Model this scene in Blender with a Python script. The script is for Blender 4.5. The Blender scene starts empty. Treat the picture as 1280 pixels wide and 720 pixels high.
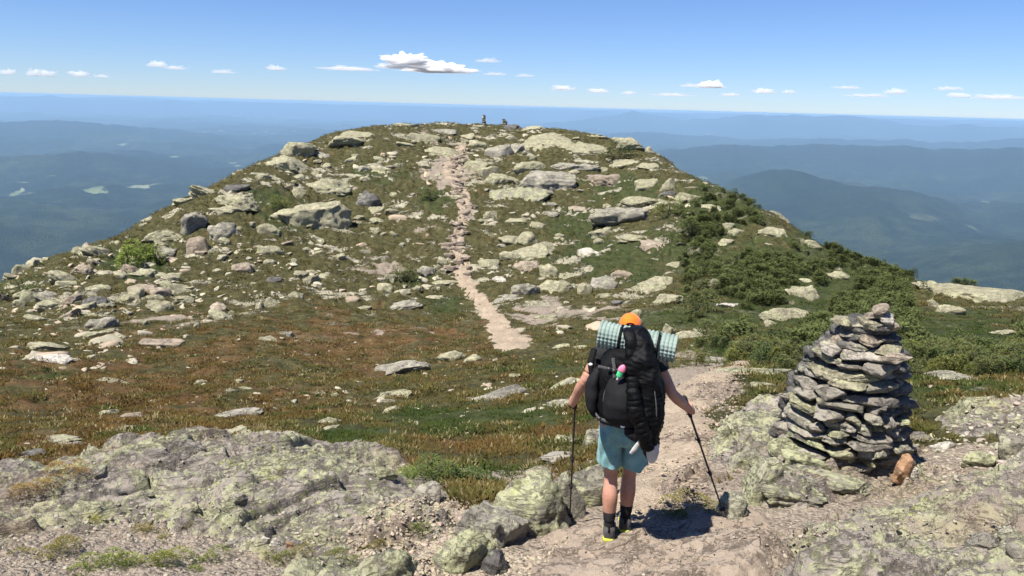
import bpy, bmesh, math, random
import numpy as np
from mathutils import Vector, Matrix, Euler

random.seed(7)
RNG = np.random.default_rng(11)
SC = bpy.context.scene
COL = SC.collection
R = math.radians

# ------------------------------------------------------------------ camera model (1280 x 720 photo pixels)
F = 985.0
PITCH, ROLL = R(13.0), R(1.5)
FWD = np.array([0, math.cos(PITCH), -math.sin(PITCH)])
_r0 = np.array([1.0, 0, 0]); _u0 = np.array([0, math.sin(PITCH), math.cos(PITCH)])
RIGHT = math.cos(ROLL) * _r0 + math.sin(ROLL) * _u0
UP = math.cos(ROLL) * _u0 - math.sin(ROLL) * _r0

def ray(u, v):
    u = np.asarray(u, float); v = np.asarray(v, float)
    return FWD + ((u - 640) / F)[..., None] * RIGHT - ((v - 360) / F)[..., None] * UP

def azt(u, v):
    r = ray(u, v)
    h = np.hypot(r[..., 0], r[..., 1])
    return np.arctan2(r[..., 0], r[..., 1]), r[..., 2] / h

def project(x, y, z):
    p = np.stack([x, y, z], -1)
    w = p @ FWD
    w = np.where(w > 1e-3, w, 1e-3)
    return 640 + F * (p @ RIGHT) / w, 360 - F * (p @ UP) / w, w

# ------------------------------------------------------------------ numpy noise
_P = np.arange(512); np.random.default_rng(3).shuffle(_P); _P = np.concatenate([_P, _P, _P]).astype(np.int64)
_G3 = np.random.default_rng(5).normal(size=(512, 3)); _G3 /= np.linalg.norm(_G3, axis=1)[:, None]

def noise3(x, y, z):
    xi = np.floor(x).astype(np.int64); yi = np.floor(y).astype(np.int64); zi = np.floor(z).astype(np.int64)
    xf, yf, zf = x - xi, y - yi, z - zi
    xi &= 511; yi &= 511; zi &= 511
    fx, fy, fz = (t * t * t * (t * (t * 6 - 15) + 10) for t in (xf, yf, zf))
    out = 0
    for dx in (0, 1):
        wx = fx if dx else 1 - fx
        for dy in (0, 1):
            wy = fy if dy else 1 - fy
            for dz in (0, 1):
                wz = fz if dz else 1 - fz
                g = _G3[_P[_P[_P[(xi + dx) & 511] + ((yi + dy) & 511)] + ((zi + dz) & 511)]]
                out = out + wx * wy * wz * (g[..., 0] * (xf - dx) + g[..., 1] * (yf - dy) + g[..., 2] * (zf - dz))
    return out * 1.5

_G2 = np.random.default_rng(6).normal(size=(512, 2)); _G2 = (_G2 / np.linalg.norm(_G2, axis=1)[:, None]).astype(np.float32)
_GX, _GY = _G2[:, 0].copy(), _G2[:, 1].copy(); _P32 = _P.astype(np.int32)

def noise2(x, y, s=0.37):
    x = np.asarray(x, np.float32) + np.float32(s * 57.31); y = np.asarray(y, np.float32) + np.float32(s * 31.73)
    x0 = np.floor(x); y0 = np.floor(y)
    xf = x - x0; yf = y - y0; xi = x0.astype(np.int32) & 511; yi = y0.astype(np.int32) & 511
    fx = xf * xf * xf * (xf * (xf * 6 - 15) + 10); fy = yf * yf * yf * (yf * (yf * 6 - 15) + 10)
    a = _P32[xi]; b = _P32[(xi + 1) & 511]; y1 = (yi + 1) & 511
    def g(h, dx, dy): return _GX[h] * dx + _GY[h] * dy
    n00 = g(_P32[a + yi], xf, yf); n10 = g(_P32[b + yi], xf - 1, yf)
    n01 = g(_P32[a + y1], xf, yf - 1); n11 = g(_P32[b + y1], xf - 1, yf - 1)
    t0 = n00 + fx * (n10 - n00); t1 = n01 + fx * (n11 - n01)
    return (t0 + fy * (t1 - t0)) * 1.45

def fbm2(x, y, o=4, s=0.37, rough=0.5):
    a, t = 1.0, 0
    for k in range(o):
        t = t + a * noise2(x, y, s + k * 1.71); x = x * 2.03 + 3.1; y = y * 2.03 + 1.7; a *= rough
    return t

def worley2(x, y, seed=0):
    xi = np.floor(x).astype(np.int64); yi = np.floor(y).astype(np.int64)
    f1 = np.full(x.shape, 9.0); f2 = np.full(x.shape, 9.0); idv = np.zeros(x.shape); vx = np.zeros(x.shape); vy = np.zeros(x.shape)
    for dx in (-1, 0, 1):
        for dy in (-1, 0, 1):
            cx, cy = xi + dx, yi + dy
            h = _P[_P[(cx + seed * 17) & 511] + (cy & 511)]
            h2 = _P[h + 91]
            ax, ay = cx + h / 512.0 - x, cy + h2 / 512.0 - y
            d = np.hypot(ax, ay); m = d < f1; vx = np.where(m, ax, vx); vy = np.where(m, ay, vy)
            f2 = np.where(m, f1, np.minimum(f2, d)); idv = np.where(m, h / 512.0, idv); f1 = np.where(m, d, f1)
    return f1, f2, idv, vx, vy

def sstep(a, b, x):
    t = np.clip((x - a) / (b - a), 0, 1); return t * t * (3 - 2 * t)

# ------------------------------------------------------------------ object helpers
def mesh_from(name, verts, faces, smooth=True):
    """verts (n,3), faces (m,k) arrays or list of arrays"""
    verts = np.asarray(verts, np.float32)
    me = bpy.data.meshes.new(name)
    if isinstance(faces, np.ndarray): faces = [faces]
    faces = [np.asarray(f, np.int32) for f in faces if len(f)]
    loops = np.concatenate([f.ravel() for f in faces])
    tot = np.concatenate([np.full(len(f), f.shape[1], np.int32) for f in faces])
    st = np.concatenate([[0], np.cumsum(tot)[:-1]]).astype(np.int32)
    me.vertices.add(len(verts)); me.vertices.foreach_set('co', verts.ravel())
    me.loops.add(len(loops)); me.loops.foreach_set('vertex_index', loops)
    me.polygons.add(len(tot)); me.polygons.foreach_set('loop_start', st); me.polygons.foreach_set('loop_total', tot)
    me.polygons.foreach_set('use_smooth', np.full(len(tot), smooth, bool))
    me.update(calc_edges=True); me.validate()
    return me

def obj(name, me, mat, parent=None, loc=None, rot=None):
    o = bpy.data.objects.new(name, me); COL.objects.link(o)
    if mat is not None and me is not None and not me.materials: me.materials.append(mat)
    if parent is not None: o.parent = parent
    if loc is not None: o.location = [float(c) for c in loc]
    if rot is not None: o.rotation_euler = [float(c) for c in rot]
    return o

def tag(o, label, cat, group=None):
    o['label'] = label; o['category'] = cat
    if group: o['group'] = group
    return o

def thing(name, label, cat, loc, rot=(0, 0, 0), group=None):
    o = bpy.data.objects.new(name, None); COL.objects.link(o); o.empty_display_size = 0.1
    o.location = [float(c) for c in loc]; o.rotation_euler = [float(c) for c in rot]
    return tag(o, label, cat, group)

def attr(me, name, vals, domain='POINT'):
    vals = np.asarray(vals, np.float32)
    if vals.ndim == 1:
        a = me.attributes.new(name, 'FLOAT', domain); a.data.foreach_set('value', vals)
    else:
        a = me.attributes.new(name, 'FLOAT_COLOR', domain)
        if vals.shape[1] == 3: vals = np.concatenate([vals, np.ones((len(vals), 1), np.float32)], 1)
        a.data.foreach_set('color', vals.ravel())

def grid_faces(nr, nc):
    i = np.arange(nr * nc).reshape(nr, nc)
    return np.stack([i[:-1, :-1].ravel(), i[:-1, 1:].ravel(), i[1:, 1:].ravel(), i[1:, :-1].ravel()], 1)

# ------------------------------------------------------------------ material helpers
class NT:
    def __init__(self, name):
        self.m = bpy.data.materials.new(name); self.m.use_nodes = True
        self.t = self.m.node_tree; self.t.nodes.clear()
        self.out = self.t.nodes.new('ShaderNodeOutputMaterial')
    def n(self, typ, inputs=None, **props):
        nd = self.t.nodes.new('ShaderNode' + typ)
        for k, v in props.items(): setattr(nd, k, v)
        for k, v in (inputs or {}).items(): self.put(nd.inputs[k], v)
        return nd
    def put(self, sock, v):
        if isinstance(v, bpy.types.NodeSocket): self.t.links.new(v, sock)
        elif isinstance(v, (tuple, list)) and len(v) == 3 and sock.type == 'RGBA': sock.default_value = (*v, 1)
        else: sock.default_value = v
    def math(self, op, a, b=0.0, clamp=False):
        nd = self.n('Math', {0: a, 1: b}, operation=op); nd.use_clamp = clamp; return nd.outputs[0]
    def mix(self, fac, a, b, mode='MIX'):
        nd = self.t.nodes.new('ShaderNodeMix'); nd.data_type = 'RGBA'; nd.blend_type = mode
        self.put(nd.inputs[0], fac); self.put(nd.inputs[6], a); self.put(nd.inputs[7], b); return nd.outputs[2]
    def noise(self, vec, scale, detail=5, rough=0.55, dist=0.0):
        return self.n('TexNoise', {'Vector': vec, 'Scale': scale, 'Detail': detail, 'Roughness': rough, 'Distortion': dist}).outputs['Fac']
    def vor(self, vec, scale, feature='F1'):
        nd = self.n('TexVoronoi', {'Vector': vec, 'Scale': scale}, feature=feature); return nd
    def step(self, x, lo, hi, a=0.0, b=1.0):
        nd = self.n('MapRange', {0: x, 1: lo, 2: hi, 3: a, 4: b}); nd.interpolation_type = 'SMOOTHSTEP'; return nd.outputs[0]
    def ramp(self, x, stops):
        nd = self.n('ValToRGB', {0: x}); cr = nd.color_ramp
        while len(cr.elements) < len(stops): cr.elements.new(0.5)
        for e, (p, c) in zip(cr.elements, stops): e.position = p; e.color = (*c, 1)
        return nd.outputs[0]
    def attr(self, name, out='Fac'):
        return self.n('Attribute', attribute_name=name).outputs[out]
    def bsdf(self, color, rough=0.9, bump=None, strength=0.5, dist=0.02, spec=0.3, **kw):
        b = self.n('BsdfPrincipled', {'Base Color': color, 'Roughness': rough, 'Specular IOR Level': spec})
        for k, v in kw.items(): self.put(b.inputs[k.replace('_', ' ')], v)
        if bump is not None:
            bp = self.n('Bump', {'Height': bump, 'Strength': strength, 'Distance': dist})
            self.t.links.new(bp.outputs[0], b.inputs['Normal'])
        self.t.links.new(b.outputs[0], self.out.inputs['Surface'])
        return self.m

def simple(name, col, rough=0.8, var=0.25, scale=30, bump=0.0, spec=0.3, **kw):
    t = NT(name); tc = t.n('TexCoord').outputs['Object']
    nz = t.noise(tc, scale, 5)
    c = t.mix(t.step(nz, 0.3, 0.7), tuple(x * (1 - var) for x in col), tuple(min(1, x * (1 + var)) for x in col))
    return t.bsdf(c, rough, nz if bump else None, bump, 0.01, spec, **kw)

def rock_mat(name, dark, mid, light, lich=(0.46, 0.47, 0.27), lich_amt=0.5, yel=(0.50, 0.53, 0.16), yel_amt=0.2, speck=0.5, stain=None):
    t = NT(name)
    tc = t.n('TexCoord').outputs['Object']
    rnd = t.n('ObjectInfo').outputs['Random']
    off = t.n('VectorMath', {0: tc, 1: t.n('CombineXYZ', {0: t.math('MULTIPLY', rnd, 37.0), 1: t.math('MULTIPLY', rnd, 71.0), 2: t.math('MULTIPLY', rnd, 13.0)}).outputs[0]}, operation='ADD').outputs[0]
    n1 = t.noise(off, 0.9, 9, 0.66, 0.4); n2 = t.noise(off, 6.5, 9, 0.72, 0.3); n3 = t.noise(off, 38, 6, 0.72)
    m = t.math('ADD', t.math('MULTIPLY', n1, 0.55), t.math('ADD', t.math('MULTIPLY', n2, 0.3), t.math('MULTIPLY', n3, 0.25)))
    c = t.ramp(m, [(0.40, dark), (0.545, mid), (0.68, light)])
    c = t.mix(t.math('MULTIPLY', t.step(rnd, 0, 1, 0, 0.55), 1.0), c, tuple(x * 0.72 for x in mid))
    # pale crustose lichen
    l0 = t.noise(off, 1.7, 7, 0.66, 0.6); l1 = t.noise(off, 15, 5, 0.7)
    lm = t.step(t.math('ADD', l0, t.math('MULTIPLY', t.math('SUBTRACT', l1, 0.5), 0.75)), 0.66 - 0.36 * lich_amt, 0.76 - 0.34 * lich_amt)
    lc = t.mix(t.step(n3, 0.35, 0.65), tuple(x * 0.72 for x in lich), lich)
    c = t.mix(t.math('MULTIPLY', lm, 0.85), c, lc)
    # yellow-green map lichen
    v = t.vor(off, 5.5).outputs['Distance']
    y0 = t.noise(off, 1.1, 5, 0.6, 0.8)
    ym = t.math('MULTIPLY', t.step(t.math('ADD', y0, t.math('MULTIPLY', t.math('SUBTRACT', l1, 0.5), 0.5)), 0.70 - 0.3 * yel_amt, 0.76 - 0.3 * yel_amt), t.step(v, 0.62, 0.3))
    c = t.mix(t.math('MULTIPLY', ym, 0.8), c, t.mix(t.step(n3, 0.4, 0.6), tuple(x * 0.55 for x in yel), yel))
    # dark rock tripe / black lichen specks
    vd = t.vor(off, 19).outputs['Distance']
    dm = t.math('MULTIPLY', t.step(vd, 0.42, 0.2), t.step(t.noise(off, 3.3, 4, 0.6), 0.5, 0.62))
    c = t.mix(t.math('MULTIPLY', dm, speck), c, (0.055, 0.05, 0.048))
    if stain: c = t.mix(t.math('MULTIPLY', t.step(t.noise(off, 0.8, 4, 0.5, 0.5), 0.5, 0.68), 0.7), c, stain)
    # bedding cracks: stretched noise, thin dark seams
    st = t.n('VectorMath', {0: off, 1: (0.9, 0.9, 6.0)}, operation='MULTIPLY').outputs[0]
    sn = t.noise(st, 1.4, 6, 0.6, 0.2)
    seam = t.step(t.math('ABSOLUTE', t.math('SUBTRACT', sn, 0.5)), 0.0, 0.03, 1, 0)
    cr = t.n('TexVoronoi', {'Vector': t.n('VectorMath', {0: off, 1: t.n('VectorMath', {0: (n2)}, operation='SCALE').outputs[0]}, operation='ADD').outputs[0], 'Scale': 2.6}, feature='DISTANCE_TO_EDGE').outputs[0]
    crk = t.step(cr, 0.0, 0.045, 1, 0)
    c = t.mix(t.math('MULTIPLY', t.math('MAXIMUM', seam, crk), 0.45), c, tuple(x * 0.35 for x in dark))
    h = t.math('ADD', t.math('MULTIPLY', n2, 1.0), t.math('MULTIPLY', n3, 0.35))
    h = t.math('SUBTRACT', h, t.math('MULTIPLY', seam, 0.35))
    h = t.math('SUBTRACT', h, t.math('MULTIPLY', crk, 0.4))
    h = t.math('ADD', h, t.math('MULTIPLY', lm, 0.12))
    return t.bsdf(c, 0.93, h, 0.75, 0.07, 0.2)

M = {}
M['rock_pale'] = rock_mat('pale_lichened_rock', (0.17, 0.15, 0.105), (0.37, 0.335, 0.225), (0.52, 0.475, 0.33), (0.47, 0.46, 0.275), 0.55, (0.5, 0.52, 0.19), 0.08, 0.45)
M['rock_grey'] = rock_mat('grey_rock', (0.12, 0.108, 0.092), (0.31, 0.28, 0.225), (0.50, 0.455, 0.37), (0.48, 0.465, 0.32), 0.45, (0.48, 0.5, 0.2), 0.12, 0.6)
M['rock_lichen'] = rock_mat('green_lichened_rock', (0.12, 0.108, 0.088), (0.29, 0.265, 0.205), (0.47, 0.435, 0.34), (0.46, 0.46, 0.265), 0.62, (0.44, 0.455, 0.19), 0.42, 0.7)
M['rock_pink'] = rock_mat('pink_rock', (0.19, 0.15, 0.11), (0.38, 0.31, 0.23), (0.52, 0.44, 0.335), (0.45, 0.43, 0.3), 0.12, (0.45, 0.46, 0.2), 0.0, 0.25)
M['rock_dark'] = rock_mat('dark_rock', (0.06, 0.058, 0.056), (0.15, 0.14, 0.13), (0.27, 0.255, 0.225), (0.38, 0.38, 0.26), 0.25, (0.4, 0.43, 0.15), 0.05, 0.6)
M['rock_slab'] = rock_mat('worn_tan_rock', (0.165, 0.128, 0.10), (0.355, 0.28, 0.213), (0.51, 0.42, 0.325), (0.45, 0.44, 0.33), 0.1, (0.45, 0.48, 0.2), 0.03, 0.35)
M['rock_orange'] = rock_mat('rusty_orange_rock', (0.26, 0.15, 0.08), (0.47, 0.27, 0.15), (0.58, 0.38, 0.24), (0.45, 0.4, 0.28), 0.05, (0.4, 0.4, 0.2), 0.0, 0.3)
M['rock_ledge'] = rock_mat('pinkish_grey_bedrock', (0.10, 0.087, 0.078), (0.275, 0.24, 0.203), (0.47, 0.41, 0.34), (0.44, 0.44, 0.26), 0.54, (0.46, 0.48, 0.18), 0.38, 0.8, stain=(0.29, 0.215, 0.16))
M['rock_cairn'] = rock_mat('grey_tan_cairn_stone', (0.12, 0.105, 0.088), (0.33, 0.295, 0.24), (0.54, 0.485, 0.395), (0.48, 0.47, 0.31), 0.30, (0.46, 0.48, 0.2), 0.14, 0.6)
M['rock_white'] = rock_mat('white_quartz_rock', (0.42, 0.37, 0.3), (0.6, 0.55, 0.46), (0.72, 0.68, 0.6), (0.5, 0.48, 0.38), 0.05, (0.4, 0.4, 0.2), 0.0, 0.15)
# ------------------------------------------------------------------ terrain: control points (photo pixel, horizontal metres)
CP = {
 -260: [(725, 5.2), (640, 7.2), (560, 11), (480, 22), (430, 33), (393, 46), (372, 56)],
 0:    [(725, 4.9), (640, 7.0), (575, 11), (480, 22), (430, 33), (380, 48), (352, 59)],
 60:   [(327, 62)], 130: [(297, 66)], 350: [(190, 89)], 250: [(238, 76)],
 200:  [(725, 4.7), (640, 6.5), (565, 9.8), (535, 13.5), (480, 22), (420, 34), (360, 48), (310, 60), (264, 71)],
 300:  [(213, 82)],
 400:  [(725, 4.6), (640, 6.1), (580, 8.2), (545, 12), (480, 21), (420, 34), (350, 51), (280, 66), (220, 81), (171, 97)],
 500:  [(157, 108)],
 600:  [(725, 4.5), (665, 5.4), (610, 6.9), (575, 9), (520, 13), (480, 19.5), (440, 28), (400, 40), (350, 52), (300, 62), (250, 73), (200, 87), (168, 102), (153, 114)],
 700:  [(163, 106)],
 770:  [(725, 4.5), (666, 5.42), (600, 7.2), (520, 11), (450, 20), (410, 32), (370, 44), (320, 56), (260, 70), (205, 87), (174, 99)],
 830:  [(196, 90)],
 900:  [(725, 4.5), (650, 5.7), (560, 8), (480, 12.5), (440, 20), (412, 30), (370, 42), (300, 58), (234, 76)],
 980:  [(274, 68)],
 1070: [(725, 4.4), (650, 5.8), (600, 7.4), (540, 9.3), (485, 13), (462, 17), (430, 25), (390, 36), (350, 51), (326, 61)],
 1170: [(358, 60)],
 1280: [(725, 4.4), (610, 6.7), (530, 9.6), (480, 14), (440, 22), (405, 33), (380, 48), (366, 62)],
 1540: [(725, 4.6), (610, 7.0), (530, 10), (470, 15), (440, 22), (415, 33), (395, 48), (385, 60)],
}
_pts = []
for u, lst in CP.items():
    for v, d in lst:
        a, t = azt(u, v); _pts.append((float(a), math.log(d), float(t)))
    a, t = azt(u, lst[-1][0]); d = lst[-1][1]; z = t * d
    if u in (0, 60, 130, 200, 250, 300, 350, 400, 500, 600, 700, 770, 830, 900, 980, 1070, 1170, 1280, -260, 1540):
        for k, drop in ((1.22, 0.10), (1.7, 0.42), (3.2, 1.6)):
            _pts.append((float(a), math.log(d * k), (z - drop * d) / (d * k)))
for a in np.linspace(-1.0, 1.0, 7):
    _pts.append((a, math.log(1.2), -1.66 / 1.2)); _pts.append((a, math.log(2.4), -2.16 / 2.4))
_pts = np.array(_pts)
_S = np.array([2.2, 1.0])
_C = _pts[:, :2] * _S
def _tps(d2):
    return 0.5 * d2 * np.log(np.maximum(d2, 1e-12))
_n = len(_C)
_K = _tps(((_C[:, None] - _C[None]) ** 2).sum(-1)) + np.eye(_n) * 1e-4
_Pm = np.concatenate([np.ones((_n, 1)), _C], 1)
_A = np.block([[_K, _Pm], [_Pm.T, np.zeros((3, 3))]])
_W = np.linalg.solve(_A, np.concatenate([_pts[:, 2], np.zeros(3)]))

_C32 = _C.astype(np.float32); _W32 = (_W[:_n] * 0.5).astype(np.float32)
def base(x, y):
    """smooth bare ground height"""
    x = np.asarray(x, float); y = np.asarray(y, float); sh = x.shape
    x = x.ravel(); y = y.ravel(); out = np.empty_like(x)
    for i in range(0, len(x), 20000):
        xx, yy = x[i:i + 20000], y[i:i + 20000]
        d = np.maximum(np.hypot(xx, yy), 0.8); a = np.arctan2(xx, yy)
        a = np.where(np.abs(a) > 1.0, np.sign(a) * 1.0 * (math.pi - np.abs(a)) / (math.pi - 1.0), a)
        q = np.stack([a, np.log(d)], 1) * _S
        q3 = q.astype(np.float32)
        d2 = (q3[:, None, 0] - _C32[None, :, 0]) ** 2; d2 += (q3[:, None, 1] - _C32[None, :, 1]) ** 2; d2 += np.float32(1e-12)
        d2 *= np.log(d2)
        out[i:i + 20000] = (d2 @ _W32 + _W[_n] + q @ _W[_n + 1:]) * d
    return out.reshape(sh)

def ground(x, y):
    d = np.hypot(x, y)
    far = sstep(8, 26, d)
    z = base(x, y)
    z = z + far * (0.34 * fbm2(x * 0.16, y * 0.16, 4, 0.2) + 0.10 * fbm2(x * 0.9, y * 0.9, 3, 4.4))
    z = z + 0.05 * fbm2(x * 1.3, y * 1.3, 4, 7.7) * sstep(2, 5, d) + 0.02 * fbm2(x * 5, y * 5, 2, 9.1)
    # tilted bedrock steps on the knoll
    st = fbm2(x * 0.22, y * 0.22, 3, 12.3) * 3 + z * 0.55
    fr = st - np.floor(st)
    z = z + sstep(38, 55, d) * 0.42 * (np.floor(st) + sstep(0.62, 0.98, fr) - st)
    return z

_LD = np.linspace(math.log(1.4), math.log(150), 420)
def hit(u, v, fn=None):
    """photo pixels -> ground points"""
    fn = fn or ground
    u = np.atleast_1d(np.asarray(u, float)); v = np.atleast_1d(np.asarray(v, float))
    a, t = azt(u, v); sa, ca = np.sin(a), np.cos(a)
    D = np.exp(_LD)
    X = sa[:, None] * D[None]; Y = ca[:, None] * D[None]
    H = fn(X, Y); gap = t[:, None] - H / D[None]
    below = gap <= 0; hitm = below.any(1)
    k = np.where(hitm, below.argmax(1), gap.argmin(1))
    lo = _LD[np.maximum(k - 1, 0)]; hi = _LD[k]; lo = np.where(hitm, lo, hi)
    for _ in range(7):
        mid = (lo + hi) / 2; dm = np.exp(mid)
        bl = t * dm <= fn(sa * dm, ca * dm)
        hi = np.where(bl, mid, hi); lo = np.where(bl, lo, mid)
    d = np.exp(hi)
    return np.stack([sa * d, ca * d, fn(sa * d, ca * d)], 1)

def poly_sd(x, y, poly):
    """signed distance to a polygon, positive inside"""
    poly = np.asarray(poly)[:, :2]; n = len(poly)
    ins = np.zeros(x.shape, bool); dm = np.full(x.shape, 1e9)
    for i in range(n):
        ax, ay = poly[i]; bx, by = poly[(i + 1) % n]
        ex, ey = bx - ax, by - ay
        t = np.clip(((x - ax) * ex + (y - ay) * ey) / (ex * ex + ey * ey + 1e-9), 0, 1)
        dm = np.minimum(dm, np.hypot(x - ax - t * ex, y - ay - t * ey))
        c = ((ay > y) != (by > y)) & (x < (bx - ax) * (y - ay) / (by - ay + 1e-12) + ax)
        ins ^= c
    return np.where(ins, dm, -dm)

LEDGES = []   # dicts with polygon, height function
def rough_rock(x, y, seed, amp, ang=0.5):
    """fractured bedrock: joint-bounded blocks with their own tilt, open cracks, chipped steps"""
    c, s = math.cos(ang), math.sin(ang)
    X = (x * c + y * s); Y = (-x * s + y * c)
    n = fbm2(X * 0.55 + seed, Y * 1.1, 4, seed * 0.7 + 0.1, 0.52)
    t = n * 5.5
    terr = (np.floor(t) + sstep(0.7, 0.95, t - np.floor(t))) / 5.5
    h = 0.30 * terr + 0.10 * n
    wx, wy = 0.30 * noise2(X * 1.6, Y * 1.6, 3.1), 0.30 * noise2(X * 1.6, Y * 1.6, 5.7)
    w1, w2, idv, vx, vy = worley2(X * 0.95 + wx + seed, Y * 1.9 + wy, seed)
    tl = ((idv * 13.7) % 1 - .5) * vx + ((idv * 29.3) % 1 - .5) * vy
    h = h + 0.20 * (idv - 0.5) * sstep(0.0, 0.07, w2 - w1) + 0.34 * tl
    crack = 0.075 * (1 - sstep(0.0, 0.055, w2 - w1)) * sstep(-.25, .1, noise2(X * .7, Y * .7, seed + 2.2))
    m = sstep(-0.25, 0.3, noise2(X * 0.8, Y * 0.8, seed + 0.5))
    w1, w2, idv, vx, vy = worley2(X * 3.6 + 0.4 * noise2(X * 7, Y * 7, 1.1), Y * 7.0 + 0.4 * noise2(X * 7, Y * 7, 2.2), seed + 3)
    tl = ((idv * 13.7) % 1 - .5) * vx + ((idv * 29.3) % 1 - .5) * vy
    h = h + m * (0.085 * (idv - 0.5) * sstep(0.0, 0.12, w2 - w1) + .12 * tl)
    crack = crack + m * 0.028 * (1 - sstep(0, 0.10, w2 - w1))
    h = h + 0.035 * fbm2(X * 5, Y * 8, 3, 8.8, 0.6) + 0.016 * fbm2(X * 22, Y * 26, 2, 3.9, 0.6)
    return amp * h - crack

def ledge(poly_px, H, edge, amp, seed, ang=0.5, dx=0.018, dome=0.0):
    p = np.array(poly_px, float)
    w = hit(p[:, 0], p[:, 1])
    LEDGES.append(dict(poly=w, H=H, edge=edge, amp=amp, seed=seed, ang=ang, dx=dx, dome=dome,
                       bb=(w[:, 0].min() - .3, w[:, 0].max() + .3, w[:, 1].min() - .3, w[:, 1].max() + .3)))
    return LEDGES[-1]

def ledge_height(L, x, y, g=None):
    g = base(x, y) if g is None else g
    s = poly_sd(x, y, L['poly']) + 0.22 * L['edge'] * fbm2(x * 2.6, y * 2.6, 4, L['seed'] + .3, 0.6) * 2
    prof = sstep(-0.02, L['edge'], s)
    h = g + L['H'] * prof + L['dome'] * sstep(0, 1.5, s) + rough_rock(x, y, L['seed'], L['amp'], L['ang']) * sstep(-0.05, 0.25, s)
    return np.where(s > -0.35, h - 0.25 * sstep(0.02, -0.3, s) - 0.02, -1e3), s

def surface(x, y):
    """highest of the ground and all ledges"""
    z = ground(x, y)
    for L in LEDGES:
        b = L['bb']; m = (x > b[0]) & (x < b[1]) & (y > b[2]) & (y < b[3])
        if m.any():
            h, _ = ledge_height(L, x[m], y[m]); z[m] = np.maximum(z[m], h)
    return z

L_LEFT = ledge([(-70, 640), (-60, 606), (20, 596), (70, 583), (120, 572), (185, 558), (300, 555), (400, 557), (445, 566), (520, 590), (552, 606), (575, 640), (540, 690), (470, 705), (330, 700), (230, 668), (120, 662), (30, 680), (-60, 700)], 0.10, 0.55, 0.50, 2, 0.35, dome=.10)
L_LOW = ledge([(300, 745), (350, 712), (430, 700), (500, 690), (560, 690), (585, 720), (590, 760), (420, 790)], 0.10, 0.3, 0.5, 5, 0.3)
L_STAND = ledge([(610, 770), (632, 712), (662, 678), (716, 660), (770, 650), (830, 656), (880, 650), (925, 640), (975, 648), (985, 690), (960, 770)], 0.09, 0.25, 0.26, 4, 0.2)
L_RIGHT = ledge([(925, 775), (945, 715), (958, 678), (1000, 648), (1060, 634), (1120, 630), (1170, 614), (1225, 592), (1300, 577), (1400, 592), (1420, 770)], 0.10, 0.4, 0.55, 7, 0.15)
L_CAIRN = ledge([(918, 612), (935, 580), (975, 552), (1020, 545), (1150, 560), (1195, 600), (1150, 622), (1080, 628), (1010, 640), (950, 640)], 0.16, 0.3, 0.6, 9, 0.5)
L_MID = ledge([(880, 575), (890, 540), (930, 510), (980, 488), (1010, 505), (1010, 545), (960, 560), (925, 590)], 0.12, 0.35, 0.42, 11, 0.1)
L_EDGE = ledge([(1245, 590), (1252, 555), (1280, 535), (1340, 530), (1360, 600), (1290, 600)], 0.30, 0.3, 0.6, 13, 0.1)
L_FLAT = ledge([(1150, 520), (1200, 508), (1300, 500), (1330, 520), (1260, 545), (1190, 548)], 0.08, 0.4, 0.5, 15, 0.1)
L_BACK = ledge([(790, 600), (800, 560), (815, 530), (850, 515), (885, 520), (905, 560), (905, 600), (860, 632), (800, 640)], 0.06, 0.3, 0.38, 17, 0.4)
L_UP = ledge([(838, 505), (845, 480), (880, 466), (935, 470), (930, 492), (900, 512)], 0.05, 0.3, 0.35, 19, 0.2)
FEET = None

# ------------------------------------------------------------------ masks on the ground, as soft blobs (u, v, ru, rv, strength)
def blobs(u, v, lst):
    o = np.zeros_like(u)
    for (a, b, ra, rb, s) in lst:
        o = np.maximum(o, s * np.exp(-(((u - a) / ra) ** 2 + ((v - b) / rb) ** 2)))
    return o
GREEN = [(170, 328, 50, 22, 1.2), (540, 525, 70, 16, 1.0), (660, 522, 90, 16, 1.1), (440, 545, 60, 14, 1), (760, 320, 70, 24, 1.2), (800, 345, 40, 16, .9), (720, 280, 50, 22, 1), (540, 250, 30, 22, .8), (470, 215, 50, 18, .6),
         (840, 400, 80, 14, 1), (930, 440, 90, 14, .9), (330, 250, 45, 20, .9), (430, 240, 30, 14, .6), (780, 235, 50, 22, 1), (560, 380, 30, 14, .9), (360, 275, 40, 18, .7), (690, 460, 60, 14, .5), (60, 470, 40, 10, .5),
         (860, 310, 60, 30, 1), (900, 260, 60, 40, 1.1), (1000, 370, 120, 60, 1.3), (1180, 430, 140, 40, 1.3), (940, 340, 70, 40, 1.2), (1090, 340, 60, 20, 1.1), (1020, 310, 50, 25, 1.1), (30, 360, 25, 14, .9), (520, 350, 24, 10, .8), (590, 600, 60, 14, .7), (280, 690, 130, 14, .9), (100, 700, 90, 16, 1), (1180, 495, 90, 14, .8)]
GRAVEL = [(680, 390, 45, 20, .85), (735, 390, 70, 14, .55), (480, 335, 50, 12, .7), (445, 325, 40, 6, .5), (560, 215, 34, 22, 1), (200, 400, 60, 8, .65), (530, 285, 24, 6, .6), (600, 690, 90, 30, 1.2), (480, 670, 60, 20, 1.2), (400, 672, 80, 18, 1.0), (690, 640, 60, 24, 1.4), (740, 640, 60, 20, 1.4), (790, 640, 60, 24, 1.3), (900, 640, 40, 16, 1.0),
          (860, 480, 50, 40, 1.1), (830, 560, 60, 60, 1.2), (840, 630, 50, 30, 1.2), (1130, 640, 120, 20, 1.1), (1000, 620, 120, 30, 1), (1220, 580, 70, 30, .9), (480, 417, 70, 4, .5), (600, 150, 70, 8, .4), (520, 170, 60, 12, .4), (60, 650, 100, 50, .9), (300, 640, 220, 50, .9), (1000, 710, 300, 40, 1), (1120, 600, 60, 20, 1), (430, 235, 30, 6, .6)]
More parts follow.
